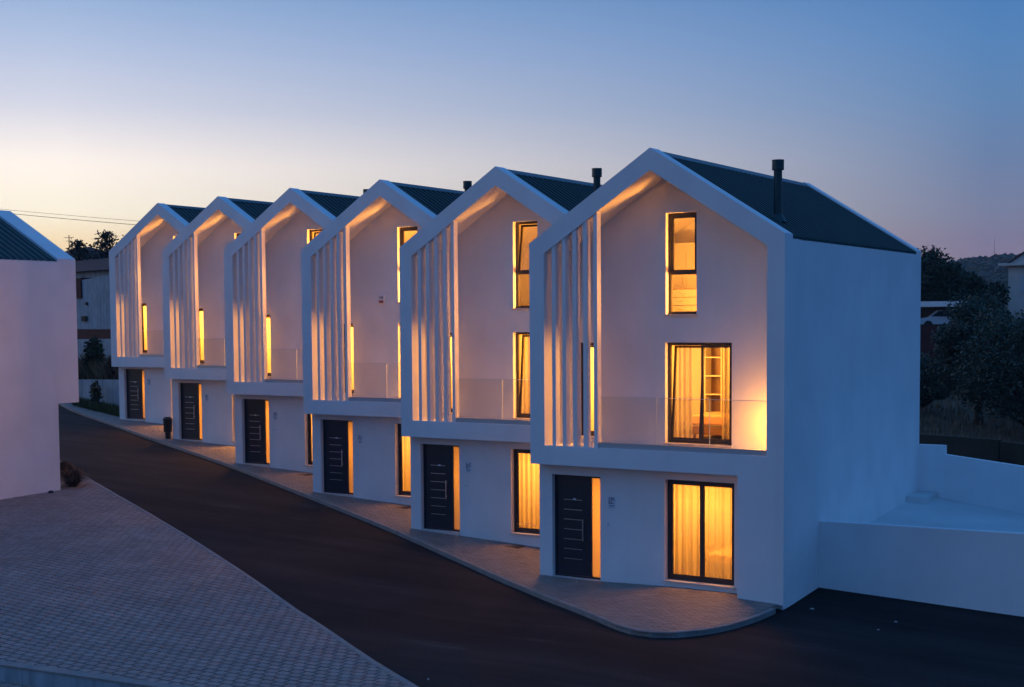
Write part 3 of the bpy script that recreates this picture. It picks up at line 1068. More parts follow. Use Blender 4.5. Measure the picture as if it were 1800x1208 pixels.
def shelf_unit(loc, w, d, h_, n, label):
    s = empty('shelf_unit', loc)
    tag(s, label, 'shelf')
    for x in (0, w - 0.03):
        MB().box(x, x + .03, 0, d, 0, h_).build('side_panel', 'white_wood', s)
    MB().box(.03, w - .03, d - .02, d, 0, h_).build('back_panel', 'wood', s)
    for k in range(n + 1):
        z = k * (h_ - .03) / n
        MB().box(.03, w - .03, 0, d - .02, z, z + .03).build('shelf_board', 'white_wood', s)
    return s
shelf_unit((2.42, 4.95, 3.36), 0.5, 0.4, 2.5, 5, 'tall open shelf unit inside the terrace-end balcony room')
def wardrobe(loc, w, d, h_, label):
    s = empty('wardrobe', loc)
    tag(s, label, 'wardrobe')
    MB().box(0, w, 0.02, d, 0.06, h_).build('carcass', 'white_wood', s)
    MB().box(0.03, w - .03, 0.06, d - .02, 0, 0.058).build('plinth', 'wood', s)
    n = 3
    for k in range(n):
        dd = MB().box(k * w / n + .004, (k + 1) * w / n - .004, 0, 0.019, 0.07, h_ - .01).build('wardrobe_door', 'white_wood', s)
        MB().box((k + .82) * w / n, (k + .82) * w / n + .015, -0.02, -0.0005, h_ * .45, h_ * .55).build('knob', 'steel', dd)
    return s
wardrobe((1.05, 4.6, 6.40), 1.5, 0.6, 2.0, 'white three-door wardrobe inside the attic of the terrace-end house')
def chest(loc, label):
    s = empty('chest_of_drawers', loc)
    tag(s, label, 'drawers')
    MB().box(0, 1.0, 0.02, 0.45, 0.10, 0.75).build('carcass', 'wood', s)
    for x in (.05, .9):
        for y in (.06, .36):
            MB().box(x, x + .05, y, y + .05, 0, .10).build('leg', 'wood', s)
    for k in range(3):
        dd = MB().box(.02, .98, 0, .019, .13 + k * .205, .32 + k * .205).build('drawer', 'white_wood', s)
        MB().box(.44, .56, -.015, -.0005, .22 + k * .205, .235 + k * .205).build('pull', 'steel', dd)
chest((2.0, 3.3, 6.40), 'low chest of drawers inside the attic of the terrace-end house')
st = tag(empty('stool', (2.75, 2.7, 3.36)), 'small round stool on the floor of the terrace-end balcony room', 'stool')
MB().cyl(0, 0, .42, .46, .17).build('seat', 'white_wood', st)
for a in range(3):
    c_, s_ = math.cos(a * 2.094), math.sin(a * 2.094)
    MB().tube([(c_ * .10, s_ * .10, .42), (c_ * .17, s_ * .17, 0.0)], .014).build('leg', 'wood', st)

# ------------------------------------------------------------------ the house across the street (left)
LX, LY, LE = -19.5, 2.50, 8.52
LR = 1.78
def left_house():
    h = empty('neighbour_house', (LX, LY, 0))
    tag(h, 'white gabled house across the street, blank wall towards the paved forecourt', 'house')
    Wd = 6.6
    Ln = 13.0
    S = LR / 3.3
    zb = 3.71
    zo = lambda x: LE + S * (Wd / 2 - abs(x + Wd / 2))
    q = MB()
    gp = [(-Wd, zb), (0, zb), (0, LE), (-Wd / 2, LE + LR), (-Wd, LE)]
    gi = [(-Wd + T, zb + .5), (-T, zb + .5), (-T, zo(-T) - .5), (-Wd / 2, LE + LR - .5), (-Wd + T, zo(-Wd + T) - .5)]
    q.ring(gp, gi, -0.74, 0)
    q.build('gable_frame', 'plaster', h)
    q = MB()
    q.prism([(-Wd, zb), (0, zb), (0, LE - .10), (-Wd / 2, LE + LR - .12), (-Wd, LE - .10)], -Ln, -0.74)
    q.box(-Wd, 0, -Ln, -0.86, -0.6, zb)
    q.build('wall', 'plaster', h)
    for side in (0, 1):
        s = MB()
        xa, xb = (-Wd / 2, 0.0) if side else (-Wd / 2, -Wd)
        y = -0.745
        prof = []
        while y > -Ln:
            prof += [(y, 0.0), (y - 0.16, 0.0), (y - 0.185, 0.045), (y - 0.245, 0.045)]
            y -= 0.27
        for (py, pz) in prof:
            s.v.append((xa, py, LE + LR - .09 + pz))
            s.v.append((xb, py, LE - .085 + pz))
        for k in range(len(prof) - 1):
            s.f.append((2 * k, 2 * k + 1, 2 * k + 3, 2 * k + 2))
        s.build('roof_sheet', 'roof', h)
    MB().prism([(-Wd / 2 - .16, LE + LR - .15), (-Wd / 2 + .16, LE + LR - .15), (-Wd / 2, LE + LR - .01)], -Ln, -0.742).build('ridge_cap', 'ridge', h)
    MB().box(-Wd + 1.6, -Wd + 2.7, -0.86, -0.82, 0.85, 3.3).build('door', 'door', h)
    w = MB().box(-3.0, -1.4, -0.86, -0.81, 1.1, 3.3).build('window', 'frame', h)
    MB().box(-2.9, -1.5, -0.812, -0.80, 1.2, 3.2).build('pane', 'dark_glass', w)
    MB().box(-Wd + T, -T, -0.742, -0.73, zb + .5, LE - .3).build('recess_wall', 'plaster', h)
left_house()

# ------------------------------------------------------------------ terrace beside the end house
tf = MB()
tf.add([(6.602, 2.45, 0.86), (14, 2.45, 0.45), (14, 10.4, 0.62), (6.602, 10.4, 1.32)], [(0, 1, 2, 3)])
tf.add([(6.602, 2.45, -0.5), (14, 2.45, -0.5), (14, 10.4, -0.5), (6.602, 10.4, -0.5)], [(3, 2, 1, 0)])
t_o = tf.build('terrace', 'concrete')
t_o['kind'] = 'structure'
w1 = MB()
w1.add([(6.603, 2.26, -0.6), (15, 2.26, -0.9), (15, 2.26, 1.70), (6.603, 2.26, 1.595), (6.603, 2.45, -0.6), (15, 2.45, -0.9), (15, 2.45, 1.70), (6.603, 2.45, 1.595)],
       [(0, 1, 2, 3), (7, 6, 5, 4), (3, 2, 6, 7), (0, 4, 5, 1), (1, 5, 6, 2), (4, 0, 3, 7)])
tag(w1.build('terrace_wall', 'plaster'), 'low white rendered wall along the front of the terrace', 'wall')
w2 = empty('stepped_wall', (6.2, 10.4, 0))
tag(w2, 'white rendered wall stepping down behind the terrace', 'wall')
MB().box(0.40, 1.13, 0.0, 0.2, -0.5, 2.755).build('tall_section', 'plaster', w2)
q = MB()
q.add([(1.131, 0, -.5), (8.5, -1.2, -.5), (8.5, -1.2, 1.85), (1.131, 0, 2.50), (1.131, .2, -.5), (8.5, -1.0, -.5), (8.5, -1.0, 1.85), (1.131, .2, 2.50)],
      [(0, 1, 2, 3), (7, 6, 5, 4), (3, 2, 6, 7), (0, 4, 5, 1), (1, 5, 6, 2), (4, 0, 3, 7)])
q.build('sloping_section', 'plaster', w2)
stp = MB().box(6.603, 7.15, 9.2, 10.38, 0.9, 1.42).build('concrete_step', 'concrete', bevel=0.01)
tag(stp, 'small concrete step against the end house at the back of the terrace', 'step')

# ------------------------------------------------------------------ foreground wall (lower left corner)
fwl = empty('garden_wall', (0, 0, 0))
tag(fwl, 'low rendered garden wall with pale coping along the paved forecourt', 'wall')
A0, A1 = Vector((-9.0, -13.60)), Vector((4.0, -12.16))
dd = (A1 - A0).normalized()
nn = Vector((-dd.y, dd.x))
def wallseg(p, q_, w, off, z0, z1, name, m, parent, bevel=0.0):
    a, b = p - nn * off, q_ - nn * off
    mb = MB()
    c = [a, b, b + nn * w, a + nn * w]
    mb.add([(v.x, v.y, z0) for v in c] + [(v.x, v.y, z1) for v in c], [(0, 3, 2, 1), (4, 5, 6, 7), (0, 1, 5, 4), (1, 2, 6, 5), (2, 3, 7, 6), (3, 0, 4, 7)])
    return mb.build(name, m, parent, bevel=bevel)
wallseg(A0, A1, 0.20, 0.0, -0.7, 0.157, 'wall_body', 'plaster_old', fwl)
k = 0
L = (A1 - A0).length
while k < 9:
    a = A0 + dd * (k * L / 9 + .004)
    b = A0 + dd * ((k + 1) * L / 9 - .004)
    wallseg(a, b, 0.24, 0.02, 0.16, 0.20, 'coping_stone', 'kerb', fwl, bevel=0.006)
    k += 1

# ------------------------------------------------------------------ small things on the street
def drain(x, y, label):
    z = H(x, y) + 0.124
    d = empty('drain_cover', (x, y, z))
    tag(d, label, 'drain cover', 'drain covers in the pavement')
    MB().ring([(-.22, -.16), (.22, -.16), (.22, .16), (-.22, .16)], [(-.18, -.12), (.18, -.12), (.18, .12), (-.18, .12)], 0, 0.012)
    q = MB()
    q.box(-.24, .24, -.17, -.13, -.03, .006).box(-.24, .24, .13, .17, -.03, .006).box(-.24, -.20, -.13, .13, -.03, .006).box(.20, .24, -.13, .13, -.03, .006)
    q.build('frame', 'iron', d)
    for k in range(6):
        MB().box(-.198 + k * .068, -.160 + k * .068, -.13, .13, -.03, .002).build('bar', 'iron', d)
drain(-2.35, 2.92, 'square iron drain cover in the pavement below the second house window')
drain(-8.35, 5.85, 'square iron drain cover in the pavement below the third house window')
drain(-15.1, 8.9, 'square iron drain cover in the pavement below the fourth house window')

bx, by = -26.08, 12.70
bn = tag(empty('litter_bin', (bx, by, H(bx, by) + 0.12)), 'black litter bin at the corner of the fifth row house', 'bin')
MB().cyl(0, 0, 0.0, .28, .12, .12).cyl(0, 0, .28, .78, .17, .19).build('bin_body', 'black_plastic', bn)
MB().cyl(0, 0, .78, .84, .205, .205).cyl(0, 0, .84, .92, .20, .13).build('bin_lid', 'black_plastic', bn)

for k, (x, y, s) in enumerate([(7.11, .43, .05), (8.89, -.44, .03), (9.0, .41, .035), (3.3, -8.9, .03)]):
    z = H(x, y)
    q = MB()
    rn = random.Random(k)
    n = 6
    vs = [(s * rn.uniform(.7, 1.2) * math.cos(i * 1.047), s * rn.uniform(.5, .9) * math.sin(i * 1.047), 0.004) for i in range(n)]
    vs += [(v[0] * .8, v[1] * .8, 0.016 + rn.uniform(0, .01)) for v in vs]
    q.add(vs, [tuple(range(n - 1, -1, -1)), tuple(range(n, 2 * n))] + [(i, (i + 1) % n, (i + 1) % n + n, i + n) for i in range(n)])
    o = q.build('litter_scrap', 'paper')
    o.location = (x, y, z)
    tag(o, 'small pale scrap of litter lying on the dark asphalt', 'litter', 'litter on the asphalt')

# ------------------------------------------------------------------ vegetation
def leaf_quad(mb, p, size, rnd, droop=0.0):
    d = Vector((rnd.gauss(0, 1), rnd.gauss(0, 1), rnd.gauss(0, .7) - droop)).normalized()
    a = d.cross(Vector((rnd.gauss(0, 1), rnd.gauss(0, 1), rnd.gauss(0, 1)))).normalized()
    l, w = size * rnd.uniform(.6, 1.3), size * rnd.uniform(.25, .5)
    p = Vector(p)
    mb.add([p, p + d * l * .5 + a * w, p + d * l, p + d * l * .5 - a * w], [(0, 1, 2, 3)])

def broad_tree(name, loc, hgt, rad, crown_z, nclump, nleaf, size, leaf, label, group=None, seed=0, trunk_r=0.25, cat='tree'):
    rnd = random.Random(seed)
    t = empty(name, loc)
    tag(t, label, cat, group)
    tk = MB()
    top = crown_z + (hgt - crown_z) * .55
    tk.tube([(0, 0, -.3), (.1, .05, crown_z * .5), (-.05, .1, crown_z), (0.1, 0, top)], [trunk_r * 1.3, trunk_r, trunk_r * .8, trunk_r * .3], 8)
    cz, rz = (hgt + crown_z) / 2, (hgt - crown_z) / 2
    cl = []
    for k in range(nclump):
        while True:
            v = Vector((rnd.uniform(-1, 1), rnd.uniform(-1, 1), rnd.uniform(-1, 1)))
            if 0.35 < v.length < 1:
                break
        v = v.normalized() * (v.length ** .5)
        c = Vector((v.x * rad[0] * .85, v.y * rad[1] * .85, cz + v.z * rz * .85))
        cl.append((c, rnd.uniform(.22, .42) * min(rad[0], rz)))
    for c, _ in cl[:12]:
        m = Vector((0, 0, crown_z * .9)) .lerp(c, .5) + Vector((0, 0, -.2))
        tk.tube([(0, 0, crown_z * .8), m, c], [trunk_r * .45, trunk_r * .25, trunk_r * .08], 5)
    tk.build('trunk', 'bark', t, smooth=True)
    lv = MB()
    per = nleaf // nclump
    for c, r in cl:
        for k in range(per):
            v = Vector((rnd.gauss(0, 1), rnd.gauss(0, 1), rnd.gauss(0, 1))).normalized() * (rnd.random() ** .4) * r
            v.z *= .8
            leaf_quad(lv, c + v, size, rnd)
    lv.build('crown', leaf, t)
    return t
def gz(x, y):
    return H(x, y) - 0.07
broad_tree('olive_tree', (-0.2, 44.6, gz(-.2, 44.6)), 6.7, (2.4, 2.4), 0.9, 80, 30000, .15, 'leaf_olive', 'grey-green olive tree standing on the dry field behind the terrace', seed=2, group='olive trees on the field')
broad_tree('olive_tree', (3.2, 40.6, gz(3.2, 40.6)), 6.4, (3.6, 2.9), 0.7, 90, 34000, .14, 'leaf_olive', 'broader olive tree on the field, in front of the cream house', seed=5, group='olive trees on the field')
broad_tree('olive_tree', (-4.6, 48.5, gz(-4.6, 48.5)), 3.3, (2.3, 2.0), .3, 60, 16000, .15, 'leaf_olive', 'low olive tree on the field below the carport', seed=8, group='olive trees on the field')
broad_tree('dense_tree', (-15.6, 88.0, gz(-15, 88) - .3), 8.8, (4.6, 4.4), 0.6, 90, 36000, .30, 'leaf_dark', 'large dark evergreen tree rising behind the carport', seed=12, trunk_r=.4)
broad_tree('dense_tree', (-11.6, 90.0, gz(-11, 90) - .3), 6.9, (2.9, 2.7), 0.5, 60, 20000, .28, 'leaf_dark', 'dark evergreen tree beside the cream house', seed=13, trunk_r=.35)

def conifer(loc, hgt, rad, label, seed):
    rnd = random.Random(seed)
    t = empty('conifer', loc)
    tag(t, label, 'tree', 'conifers on the skyline')
    MB().tube([(0, 0, -.3), (0, 0, hgt * .5), (0, 0, hgt)], [.3, .18, .03], 7).build('trunk', 'bark', t, smooth=True)
    lv = MB()
    z = hgt * .12
    while z < hgt * .99:
        u = z / hgt
        r = rad * (1 - u) ** .7 * rnd.uniform(.75, 1.15) + .12
        nb = max(4, int(9 * (1 - u) + 3))
        a0 = rnd.uniform(0, 6.28)
        for b in range(nb):
            a = a0 + b * 6.283 / nb + rnd.uniform(-.2, .2)
            rb = r * rnd.uniform(.6, 1.15)
            for k in range(int(26 + 40 * (1 - u))):
                q_ = rnd.random() ** .8
                p = Vector((math.cos(a) * rb * q_, math.sin(a) * rb * q_, z + rb * q_ * .28 + rnd.gauss(0, .10)))
                p += Vector((rnd.gauss(0, .13), rnd.gauss(0, .13), 0)) * (1 + q_)
                leaf_quad(lv, p, .26, rnd)
        z += hgt * .034 * rnd.uniform(.8, 1.2)
    lv.build('crown', 'leaf_pine', t)
gzc = gz(-80, 57)
conifer((-80.8, 57.4, gzc), 14.75 - gzc, 4.6, 'tall dark conifer on the skyline behind the red roof', 1)
conifer((-78.9, 58.6, gzc), 14.4 - gzc, 4.2, 'dark conifer close beside the tallest conifer behind the red roof', 2)
conifer((-82.9, 56.0, gzc), 13.9 - gzc, 3.8, 'shorter dark conifer on the skyline beside the distant roofs', 3)

def shrub(loc, r, hgt, n, size, leaf, label, name='shrub', seed=0, upright=False):
    rnd = random.Random(seed)
    s = empty(name, loc)
    tag(s, label, 'shrub')
    lv = MB()
    stem = MB()
    for k in range(10):
        a = rnd.uniform(0, 6.28)
        stem.tube([(0.02 * math.cos(a), 0.02 * math.sin(a), -.05), (r * .6 * math.cos(a), r * .6 * math.sin(a), hgt * rnd.uniform(.5, .85))], [.015, .006], 4)
    stem.build('stems', 'bark', s)
    for k in range(n):
        v = Vector((rnd.gauss(0, 1), rnd.gauss(0, 1), rnd.gauss(0, 1))).normalized() * (rnd.random() ** .4)
        p = Vector((v.x * r, v.y * r, hgt * .55 + v.z * hgt * .45))
        leaf_quad(lv, p, size, rnd, -1.2 if upright else 0)
    lv.build('foliage', leaf, s)
    return s
def tuft(loc, r, hgt, n, m, label, seed):
    rnd = random.Random(seed)
    q = MB()
    for k in range(n):
        a = rnd.uniform(0, 6.28)
        l = r * rnd.random() ** .6
        h_ = hgt * rnd.uniform(.55, 1.1) * (1 - .45 * (l / r) ** 2)
        b = a + rnd.uniform(-.4, .4)
        w = .009
        wx, wy = -w * math.sin(b), w * math.cos(b)
        px, py = .12 * r * math.cos(a), .12 * r * math.sin(a)
        p1 = (px + l * .45 * math.cos(b), py + l * .45 * math.sin(b), h_ * .75)
        p2 = (px + l * .85 * math.cos(b), py + l * .85 * math.sin(b), h_)
        p3 = (px + l * 1.1 * math.cos(b), py + l * 1.1 * math.sin(b), h_ * .72)
        q.add([(px - wx, py - wy, -.02), (px + wx, py + wy, -.02), (p1[0] + wx, p1[1] + wy, p1[2]), (p1[0] - wx, p1[1] - wy, p1[2]), (p2[0] + wx, p2[1] + wy, p2[2]), (p2[0] - wx, p2[1] - wy, p2[2]), p3],
              [(0, 1, 2, 3), (3, 2, 4, 5), (5, 4, 6)])
    o = q.build('grass_tuft', m)
    o.location = loc
    tag(o, label, 'grass tuft')
tuft((-19.8, 2.40, H(-19.8, 2.4) + .02), .62, .62, 520, 'leaf_red', 'rounded brown ornamental grass tuft at the corner of the house across the street', 1)
tuft((-21.9, 3.75, H(-21.9, 3.75) + .02), .45, .5, 900, 'leaf_red', 'smaller reddish grass tuft behind the larger ornamental tuft', 2)
shrub((-24.15, 4.75, H(-24.1, 4.8) + .02), .45, 1.9, 1600, .13, 'leaf_dark', 'upright dark shrub beside the frontage of the house across the street', 'shrub', 3)
rk = MB()
rk.cyl(0, 0, -.02, .07, .11, .07, n=7)
o = rk.build('stone', 'black_plastic')
o.location = (-19.32, 1.1, H(-19.3, 1.1) + .035)
tag(o, 'small dark lump at the foot of the blank wall across the street', 'stone')

# ------------------------------------------------------------------ background left: bank walls, weathered houses
def slab(name, p, q_, th, z0, z1, m, label, cat='wall', z1b=None):
    p, q_ = Vector(p), Vector(q_)
    d = (q_ - p).normalized()
    n = Vector((-d.y, d.x)) * th
    z1b = z1 if z1b is None else z1b
    c = [p, q_, q_ + n, p + n]
    zt = [z1, z1b, z1b, z1]
    mb = MB().add([(v.x, v.y, z0) for v in c] + [(v.x, v.y, z) for v, z in zip(c, zt)], [(0, 3, 2, 1), (4, 5, 6, 7), (0, 1, 5, 4), (1, 2, 6, 5), (2, 3, 7, 6), (3, 0, 4, 7)])
    o = mb.build(name, m)
    if label:
        tag(o, label, cat)
    return o
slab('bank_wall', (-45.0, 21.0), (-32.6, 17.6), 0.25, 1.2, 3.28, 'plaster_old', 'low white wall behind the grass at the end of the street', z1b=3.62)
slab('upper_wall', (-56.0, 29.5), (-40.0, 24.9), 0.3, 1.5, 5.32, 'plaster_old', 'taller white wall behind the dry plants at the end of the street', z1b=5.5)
tw_ = empty('weathered_house', (-66, 38, 0))
tag(tw_, 'weathered white house with rain-streaked wall and dark window', 'house')
def lbox(p, q_, th, z0, z1, m, name, parent, z1b=None):
    o = slab(name, p, q_, th, z0, z1, m, None, z1b=z1b)
    o.parent = parent
    o.matrix_parent_inverse = parent.matrix_world.inverted()
    o.location = (-parent.location.x, -parent.location.y, -parent.location.z)
    return o
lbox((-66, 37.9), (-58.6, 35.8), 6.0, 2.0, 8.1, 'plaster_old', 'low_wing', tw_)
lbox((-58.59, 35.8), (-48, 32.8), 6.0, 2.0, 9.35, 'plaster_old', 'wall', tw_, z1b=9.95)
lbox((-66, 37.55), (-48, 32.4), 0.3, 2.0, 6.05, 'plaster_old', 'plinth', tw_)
lbox((-62.5, 36.75), (-59.3, 35.84), 0.12, 8.3, 8.9, 'rubber', 'window', tw_)
lbox((-66.2, 37.8), (-58.62, 35.7), 1.2, 8.11, 9.2, 'tile_red', 'lean_to_roof', tw_, z1b=9.5)
lbox((-58.0, 35.5), (-57.75, 35.43), 0.1, 7.6, 7.8, 'rubber', 'vent', tw_)
lbox((-58.6, 35.66), (-57.9, 35.46), 0.1, 6.5, 6.85, 'rubber', 'small_window', tw_)
lbox((-66, 37.2), (-48, 32.05), 0.3, 4.9, 5.95, 'tile_red', 'shed_front', tw_)
rh = empty('red_roof_house', (-90, 52, 0))
tag(rh, 'long house with a dark red tiled roof behind the weathered house', 'house')
lbox((-92, 53.6), (-60, 44.8), 8.0, 3.0, 10.6, 'plaster_old', 'wall', rh)
q = MB()
p0, p1 = Vector((-93, 53.2)), Vector((-59, 43.9))
d_ = (p1 - p0).normalized()
n_ = Vector((-d_.y, d_.x))
pts = []
for p in (p0, p1):
    pts += [(p.x, p.y, 10.6), ((p + n_ * 9).x, (p + n_ * 9).y, 10.6), ((p + n_ * 4.5).x, (p + n_ * 4.5).y, 11.95)]
q.add(pts, [(0, 3, 5, 2), (1, 2, 5, 4), (0, 2, 1), (3, 4, 5), (0, 1, 4, 3)])
r_o = q.build('roof', 'tile_red', rh)
r_o.location = (-rh.location.x, -rh.location.y, 0)
fh = empty('distant_house', (-114, 80, 0))
tag(fh, 'distant low-roofed house with a thin aerial on the skyline', 'house')
lbox((-118, 79.5), (-109, 77.0), 7.0, 3.0, 13.9, 'cream', 'wall', fh)
q = MB().add([(-118.8, 79.4, 13.92), (-108.2, 76.4, 13.92), (-106.4, 83, 13.92), (-117, 86, 13.92), (-114, 82.2, 15.3), (-111, 81.3, 15.3)], [(0, 1, 5, 4), (1, 2, 5), (2, 3, 4, 5), (3, 0, 4), (3, 2, 1, 0)])
ro = q.build('roof', 'tile_red', fh)
ro.location = (114, -80, 0)
ae = MB().tube([(-112.0, 79.2, 13.9), (-112.0, 79.2, 16.6)], .05).tube([(-112.6, 79.0, 16.3), (-111.4, 79.4, 16.3)], .03).tube([(-112.4, 79.06, 15.9), (-111.6, 79.34, 15.9)], .03).build('aerial', 'wire', fh)
ae.location = (114, -80, 0)

# overhead cables
def cable(p, q_, sag, label, r=.017):
    p, q_ = Vector(p), Vector(q_)
    pts = [p.lerp(q_, k / 14) - Vector((0, 0, sag * 4 * (k / 14) * (1 - k / 14))) for k in range(15)]
    o = MB().tube(pts, r, 5).build('overhead_cable', 'wire')
    tag(o, label, 'cable', 'overhead cables')
cable((-68.3, 29.7, 14.70), (-49.4, 41.65, 12.54), 0.12, 'lower overhead cable crossing the sky beside the far row house', .018)
cable((-77.4, 35.9, 15.80), (-56.4, 49.1, 13.50), 0.12, 'upper fainter overhead cable crossing the sky beside the far row house', .013)

# grass bank and weeds at the street end
def blades(name, pts_fn, n, hmin, hmax, m, seed, kind=True, w=.012):
    rnd = random.Random(seed)
    q = MB()
    for k in range(n):
        x, y, z = pts_fn(rnd)
        h_ = rnd.uniform(hmin, hmax)
        a = rnd.uniform(0, 6.28)
        l = h_ * rnd.uniform(.1, .5)
        b = rnd.uniform(0, 6.28)
        wx, wy = w * math.cos(b), w * math.sin(b)
        q.add([(x - wx, y - wy, z), (x + wx, y + wy, z), (x + l * .4 * math.cos(a) + wx * .6, y + l * .4 * math.sin(a) + wy * .6, z + h_ * .6), (x + l * math.cos(a), y + l * math.sin(a), z + h_)], [(0, 1, 2), (0, 2, 3)])
    o = q.build(name, m)
    if kind:
        o['kind'] = 'stuff'
    return o
def bankpt(rnd):
    t, u = rnd.random(), rnd.random()
    p = Vector((-39.6, 19.2)).lerp(Vector((-33.1, 17.35)), t)
    p = p - Vector((-.27, .96)) * (-0.0) + Vector((.25, -.95)) * (u * 0.9 * (0.35 + .65 * (t ** .5)))
    return p.x, p.y, H(p.x, p.y) + (.06 if True else 0)
gb = blades('bank_grass', bankpt, 5200, .18, .55, 'grass', 4)
gb['label'] = 'long green grass along the low white wall'
def dryp(rnd):
    t, u = rnd.random(), rnd.random()
    p = Vector((-46.0, 23.5)).lerp(Vector((-37.5, 21.2)), t) + Vector((.26, .96)) * u * 1.6
    return p.x, p.y, 2.4 + .5 * u
db = blades('dry_weeds', dryp, 6000, .6, 1.9, 'dry', 6, w=.02)
db['label'] = 'tall dry weeds between the two white walls'
q = MB()
q.add([(-50, 24.5, 2.2), (-36, 20.4, 2.2), (-35, 25.2, 3.6), (-49, 29.2, 3.6)], [(0, 1, 2, 3)])
o = q.build('bank', 'ground')
o['kind'] = 'structure'
s1 = shrub((-42.5, 22.9, 2.6), .55, 3.0, 1500, .2, 'leaf_dark', 'tall dark weed standing against the upper white wall', 'weed', 9)
s2 = shrub((-39.3, 22.2, 2.6), .9, 2.3, 1600, .2, 'leaf_red', 'bushy brown plant beside the tall dark weed', 'weed', 10)
s3 = shrub((-36.9, 18.15, 2.0), .25, 1.5, 420, .16, 'leaf_shrub', 'thin climbing plant on the low white wall at the street end', 'weed', 11)

# ------------------------------------------------------------------ background right
slab('field_wall', (-6.0, 28.6), (5.2, 26.0), 0.25, -.4, 1.75, 'plaster_old', 'dark stained wall at the edge of the dry field', z1b=1.62).data.materials[0] = MATS['ground']
slab('lower_field_wall', (5.25, 26.0), (22.0, 20.5), 0.25, -.6, 1.55, 'plaster_old', 'lower stretch of the stained field wall behind the stepped wall', z1b=.9).data.materials[0] = MATS['ground']
def fieldp(rnd):
    x = rnd.uniform(-12, 16)
    y = rnd.uniform(28, 60)
    return x, y, gz(x, y)
fw_ = blades('field_grass', fieldp, 16000, .12, .5, 'dry', 8, w=.02)
fw_['label'] = 'dry grass covering the field under the olive trees'

# carport with parked car
cpn = empty('carport', (-12.4, 76.7, 5.0))
tag(cpn, 'white flat-roofed carport among the trees', 'carport')
cz0 = gz(-11, 77) - 5.0
MB().box(-4.0, 3.2, -.2, 5.5, 2.15, 2.55).build('roof', 'plaster', cpn)
for x in (-3.9, -.3, 3.0):
    MB().box(x, x + .18, -.1, .1, cz0 - .3, 2.15).build('post', 'plaster', cpn)
MB().box(-4.0, 3.2, 5.3, 5.5, cz0 - .3, 2.15).build('back_wall', 'ground', cpn)  # dark colour stands in for the shade inside the carport
MB().box(1.6, 3.15, .3, .4, 1.45, 1.95).build('shutter', 'dark_glass', cpn)
MB().box(-4.0, 3.2, -.5, -.35, cz0 - .3, .75).build('parapet', 'tile_red', cpn)
MB().box(-4.0, 3.2, -.34, 5.29, cz0 - .3, .45).build('floor_slab', 'concrete', cpn)
def small_car(loc, rz, label):
    c = empty('parked_car', loc, rz)
    tag(c, label, 'car')
    body = MB()
    prof = [(-2.0, .35), (2.0, .35), (2.05, .75), (1.2, .92), (.55, 1.42), (-1.2, 1.45), (-1.95, .95)]
    body.prism(prof, -.82, .82)
    body.build('body', 'car_paint', c, bevel=.06)
    MB().prism([(-1.25, .95), (1.05, .95), (.5, 1.36), (-1.1, 1.38)], -.835, .835).build('side_window', 'dark_glass', c)
    for x in (-1.25, 1.25):
        for y in (-.76, .76):
            w = MB()
            n = 14
            vs = [(x + .32 * math.cos(2 * math.pi * k / n), y - .1, .32 + .32 * math.sin(2 * math.pi * k / n)) for k in range(n)]
            vs += [(a, y + .1, b) for a, _, b in vs]
            w.add(vs, [tuple(range(n)), tuple(range(2 * n - 1, n - 1, -1))] + [(k, k + n, (k + 1) % n + n, (k + 1) % n) for k in range(n)])
            w.build('wheel', 'rubber', c)
    for y in (-.6, .6):
        MB().box(2.0, 2.07, y - .15, y + .15, .6, .72).build('headlight', 'plaque', c)
small_car((-11.0, 78.3, 5.452), R(200), 'pale car parked under the white carport')

cr = empty('cream_house', (-10.3, 96.0, 3.0))
tag(cr, 'cream rendered house with shuttered window beyond the trees', 'house')
cb = gz(-8, 97) - 3.0
MB().box(0, 9, 0, 8, cb - .5, 7.75).build('wall', 'cream', cr)
MB().box(-.75, 9.7, -.6, 8.6, 7.75, 7.98).build('eaves', 'cream', cr, bevel=.03)
MB().prism([(.05, 7.98), (9, 7.98), (4.5, 11.0)], .1, 7.9).build('gable', 'cream', cr)
rf = MB()
rf.prism([(-.15, 8.0), (.05, 7.985), (4.5, 10.98), (4.5, 11.15)], -.1, 8.1).prism([(8.95, 7.985), (9.15, 8.0), (4.5, 11.15), (4.5, 10.98)], -.1, 8.1)
rf.build('roof', 'tile_red', cr)
wn_ = MB().box(.95, 2.45, -.04, .01, 5.45, 6.95).build('window', 'shutter', cr)
for k in range(7):
    MB().box(1.02, 2.38, -.065, -.0405, 5.52 + k * .2, 5.66 + k * .2).build('shutter_slat', 'shutter', wn_)

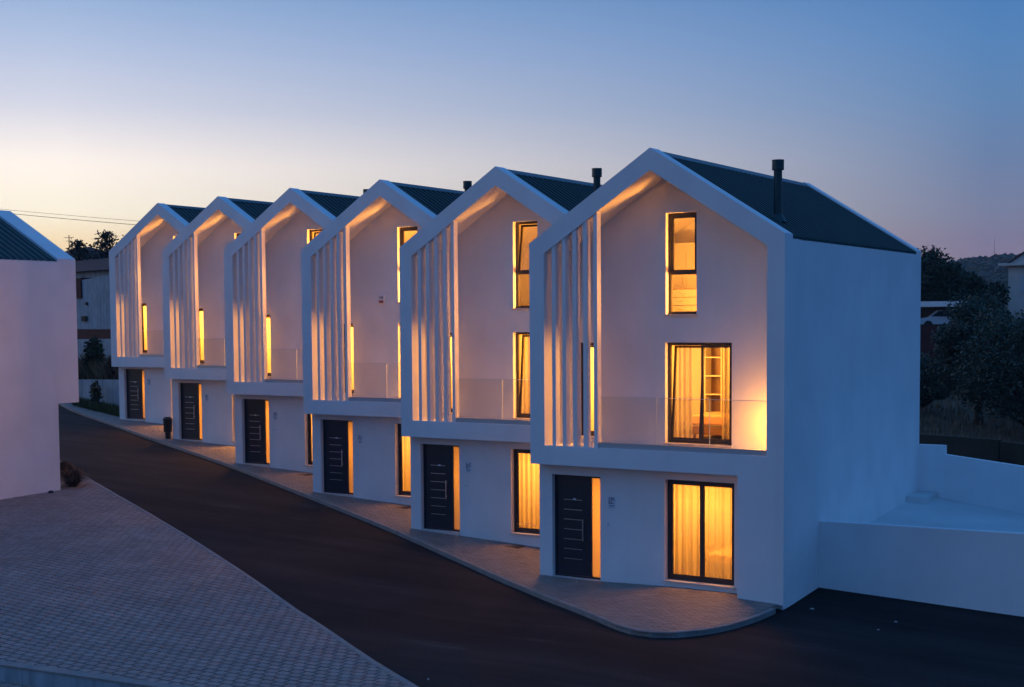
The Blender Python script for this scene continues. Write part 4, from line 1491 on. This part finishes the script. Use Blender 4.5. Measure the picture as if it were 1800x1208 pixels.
# hill with woods
hl_ = MB()
rnd = random.Random(77)
crest = []
for k in range(61):
    u = k / 60
    x = -900 + 1900 * u
    crest.append((x, 760 + 60 * math.sin(u * 5), max(0.0, 38 * sstep(-330, -130, x) + 24 * sstep(-140, 300, x) + 3 * math.sin(x * .021) + 2 * math.sin(x * .05) - 6) + 12))
for (x, y, z) in crest:
    for (dy, f) in ((-330, .0), (-200, .45), (-90, .84), (0, 1.0), (150, .9), (500, .2)):
        hl_.v.append((x, y + dy, (z - 2) * f - (8 if f == 0 else 0)))
for k in range(60):
    for j in range(5):
        a = k * 6 + j
        hl_.f.append((a, a + 6, a + 7, a + 1))
ho = hl_.build('hill', 'hill', smooth=True)
ho['kind'] = 'structure'
wd = MB()
def blob(mb, c, r, rnd):
    n, m = 6, 4
    o_ = len(mb.v)
    for j in range(m + 1):
        ph = math.pi * j / m
        for i in range(n):
            th = 6.283 * i / n + j * .5
            k_ = rnd.uniform(.75, 1.2)
            mb.v.append((c[0] + r * k_ * math.sin(ph) * math.cos(th), c[1] + r * k_ * math.sin(ph) * math.sin(th), c[2] + r * 1.15 * k_ * math.cos(ph)))
    for j in range(m):
        for i in range(n):
            mb.f.append((o_ + j * n + i, o_ + (j + 1) * n + i, o_ + (j + 1) * n + (i + 1) % n, o_ + j * n + (i + 1) % n))
for k in range(2600):
    x = rnd.uniform(-340, 60)
    u = (x + 900) / 1900
    i = min(59, int(u * 60))
    t = u * 60 - i
    a, b = crest[i], crest[i + 1]
    z = a[2] + (b[2] - a[2]) * t
    y = a[1] + (b[1] - a[1]) * t
    f = rnd.random()
    dy = -200 * f
    zz = z - 2 - (z - 2) * (.16 * min(1, f / .45) + (.39 * max(0, (f - .45) / .55)))
    blob(wd, (x, y + dy, zz + 1.0), rnd.uniform(1.6, 4.6), rnd)
wo_ = wd.build('hill_wood', 'leaf_dark')
wo_['kind'] = 'stuff'
wo_['label'] = 'far wood covering the hill on the skyline'
u_ = MB().tube([(-170.0, 770, 40), (-170.0, 770, 50)], [.14, .06], 5)
tag(u_.build('radio_mast', 'wire'), 'thin radio mast on the wooded hill', 'mast')

# ------------------------------------------------------------------ evening air
hb_ = MB().box(-1300, 1300, -620, 1420, -30, 84)
hz_ = hb_.build('haze', 'wire')
hz_['kind'] = 'stuff'
hz_['label'] = 'thin blue evening haze over the valley'
hm = bpy.data.materials.new('haze')
hm.use_nodes = True
for n in list(hm.node_tree.nodes):
    if n.type != 'OUTPUT_MATERIAL':
        hm.node_tree.nodes.remove(n)
pv = hm.node_tree.nodes.new('ShaderNodeVolumePrincipled')
pv.inputs['Color'].default_value = (0.80, 0.87, 1.0, 1)
pv.inputs['Density'].default_value = 0.00020
pv.inputs['Anisotropy'].default_value = 0.0
hm.node_tree.links.new(pv.outputs[0], hm.node_tree.nodes['Material Output'].inputs['Volume'])
hz_.data.materials[0] = hm
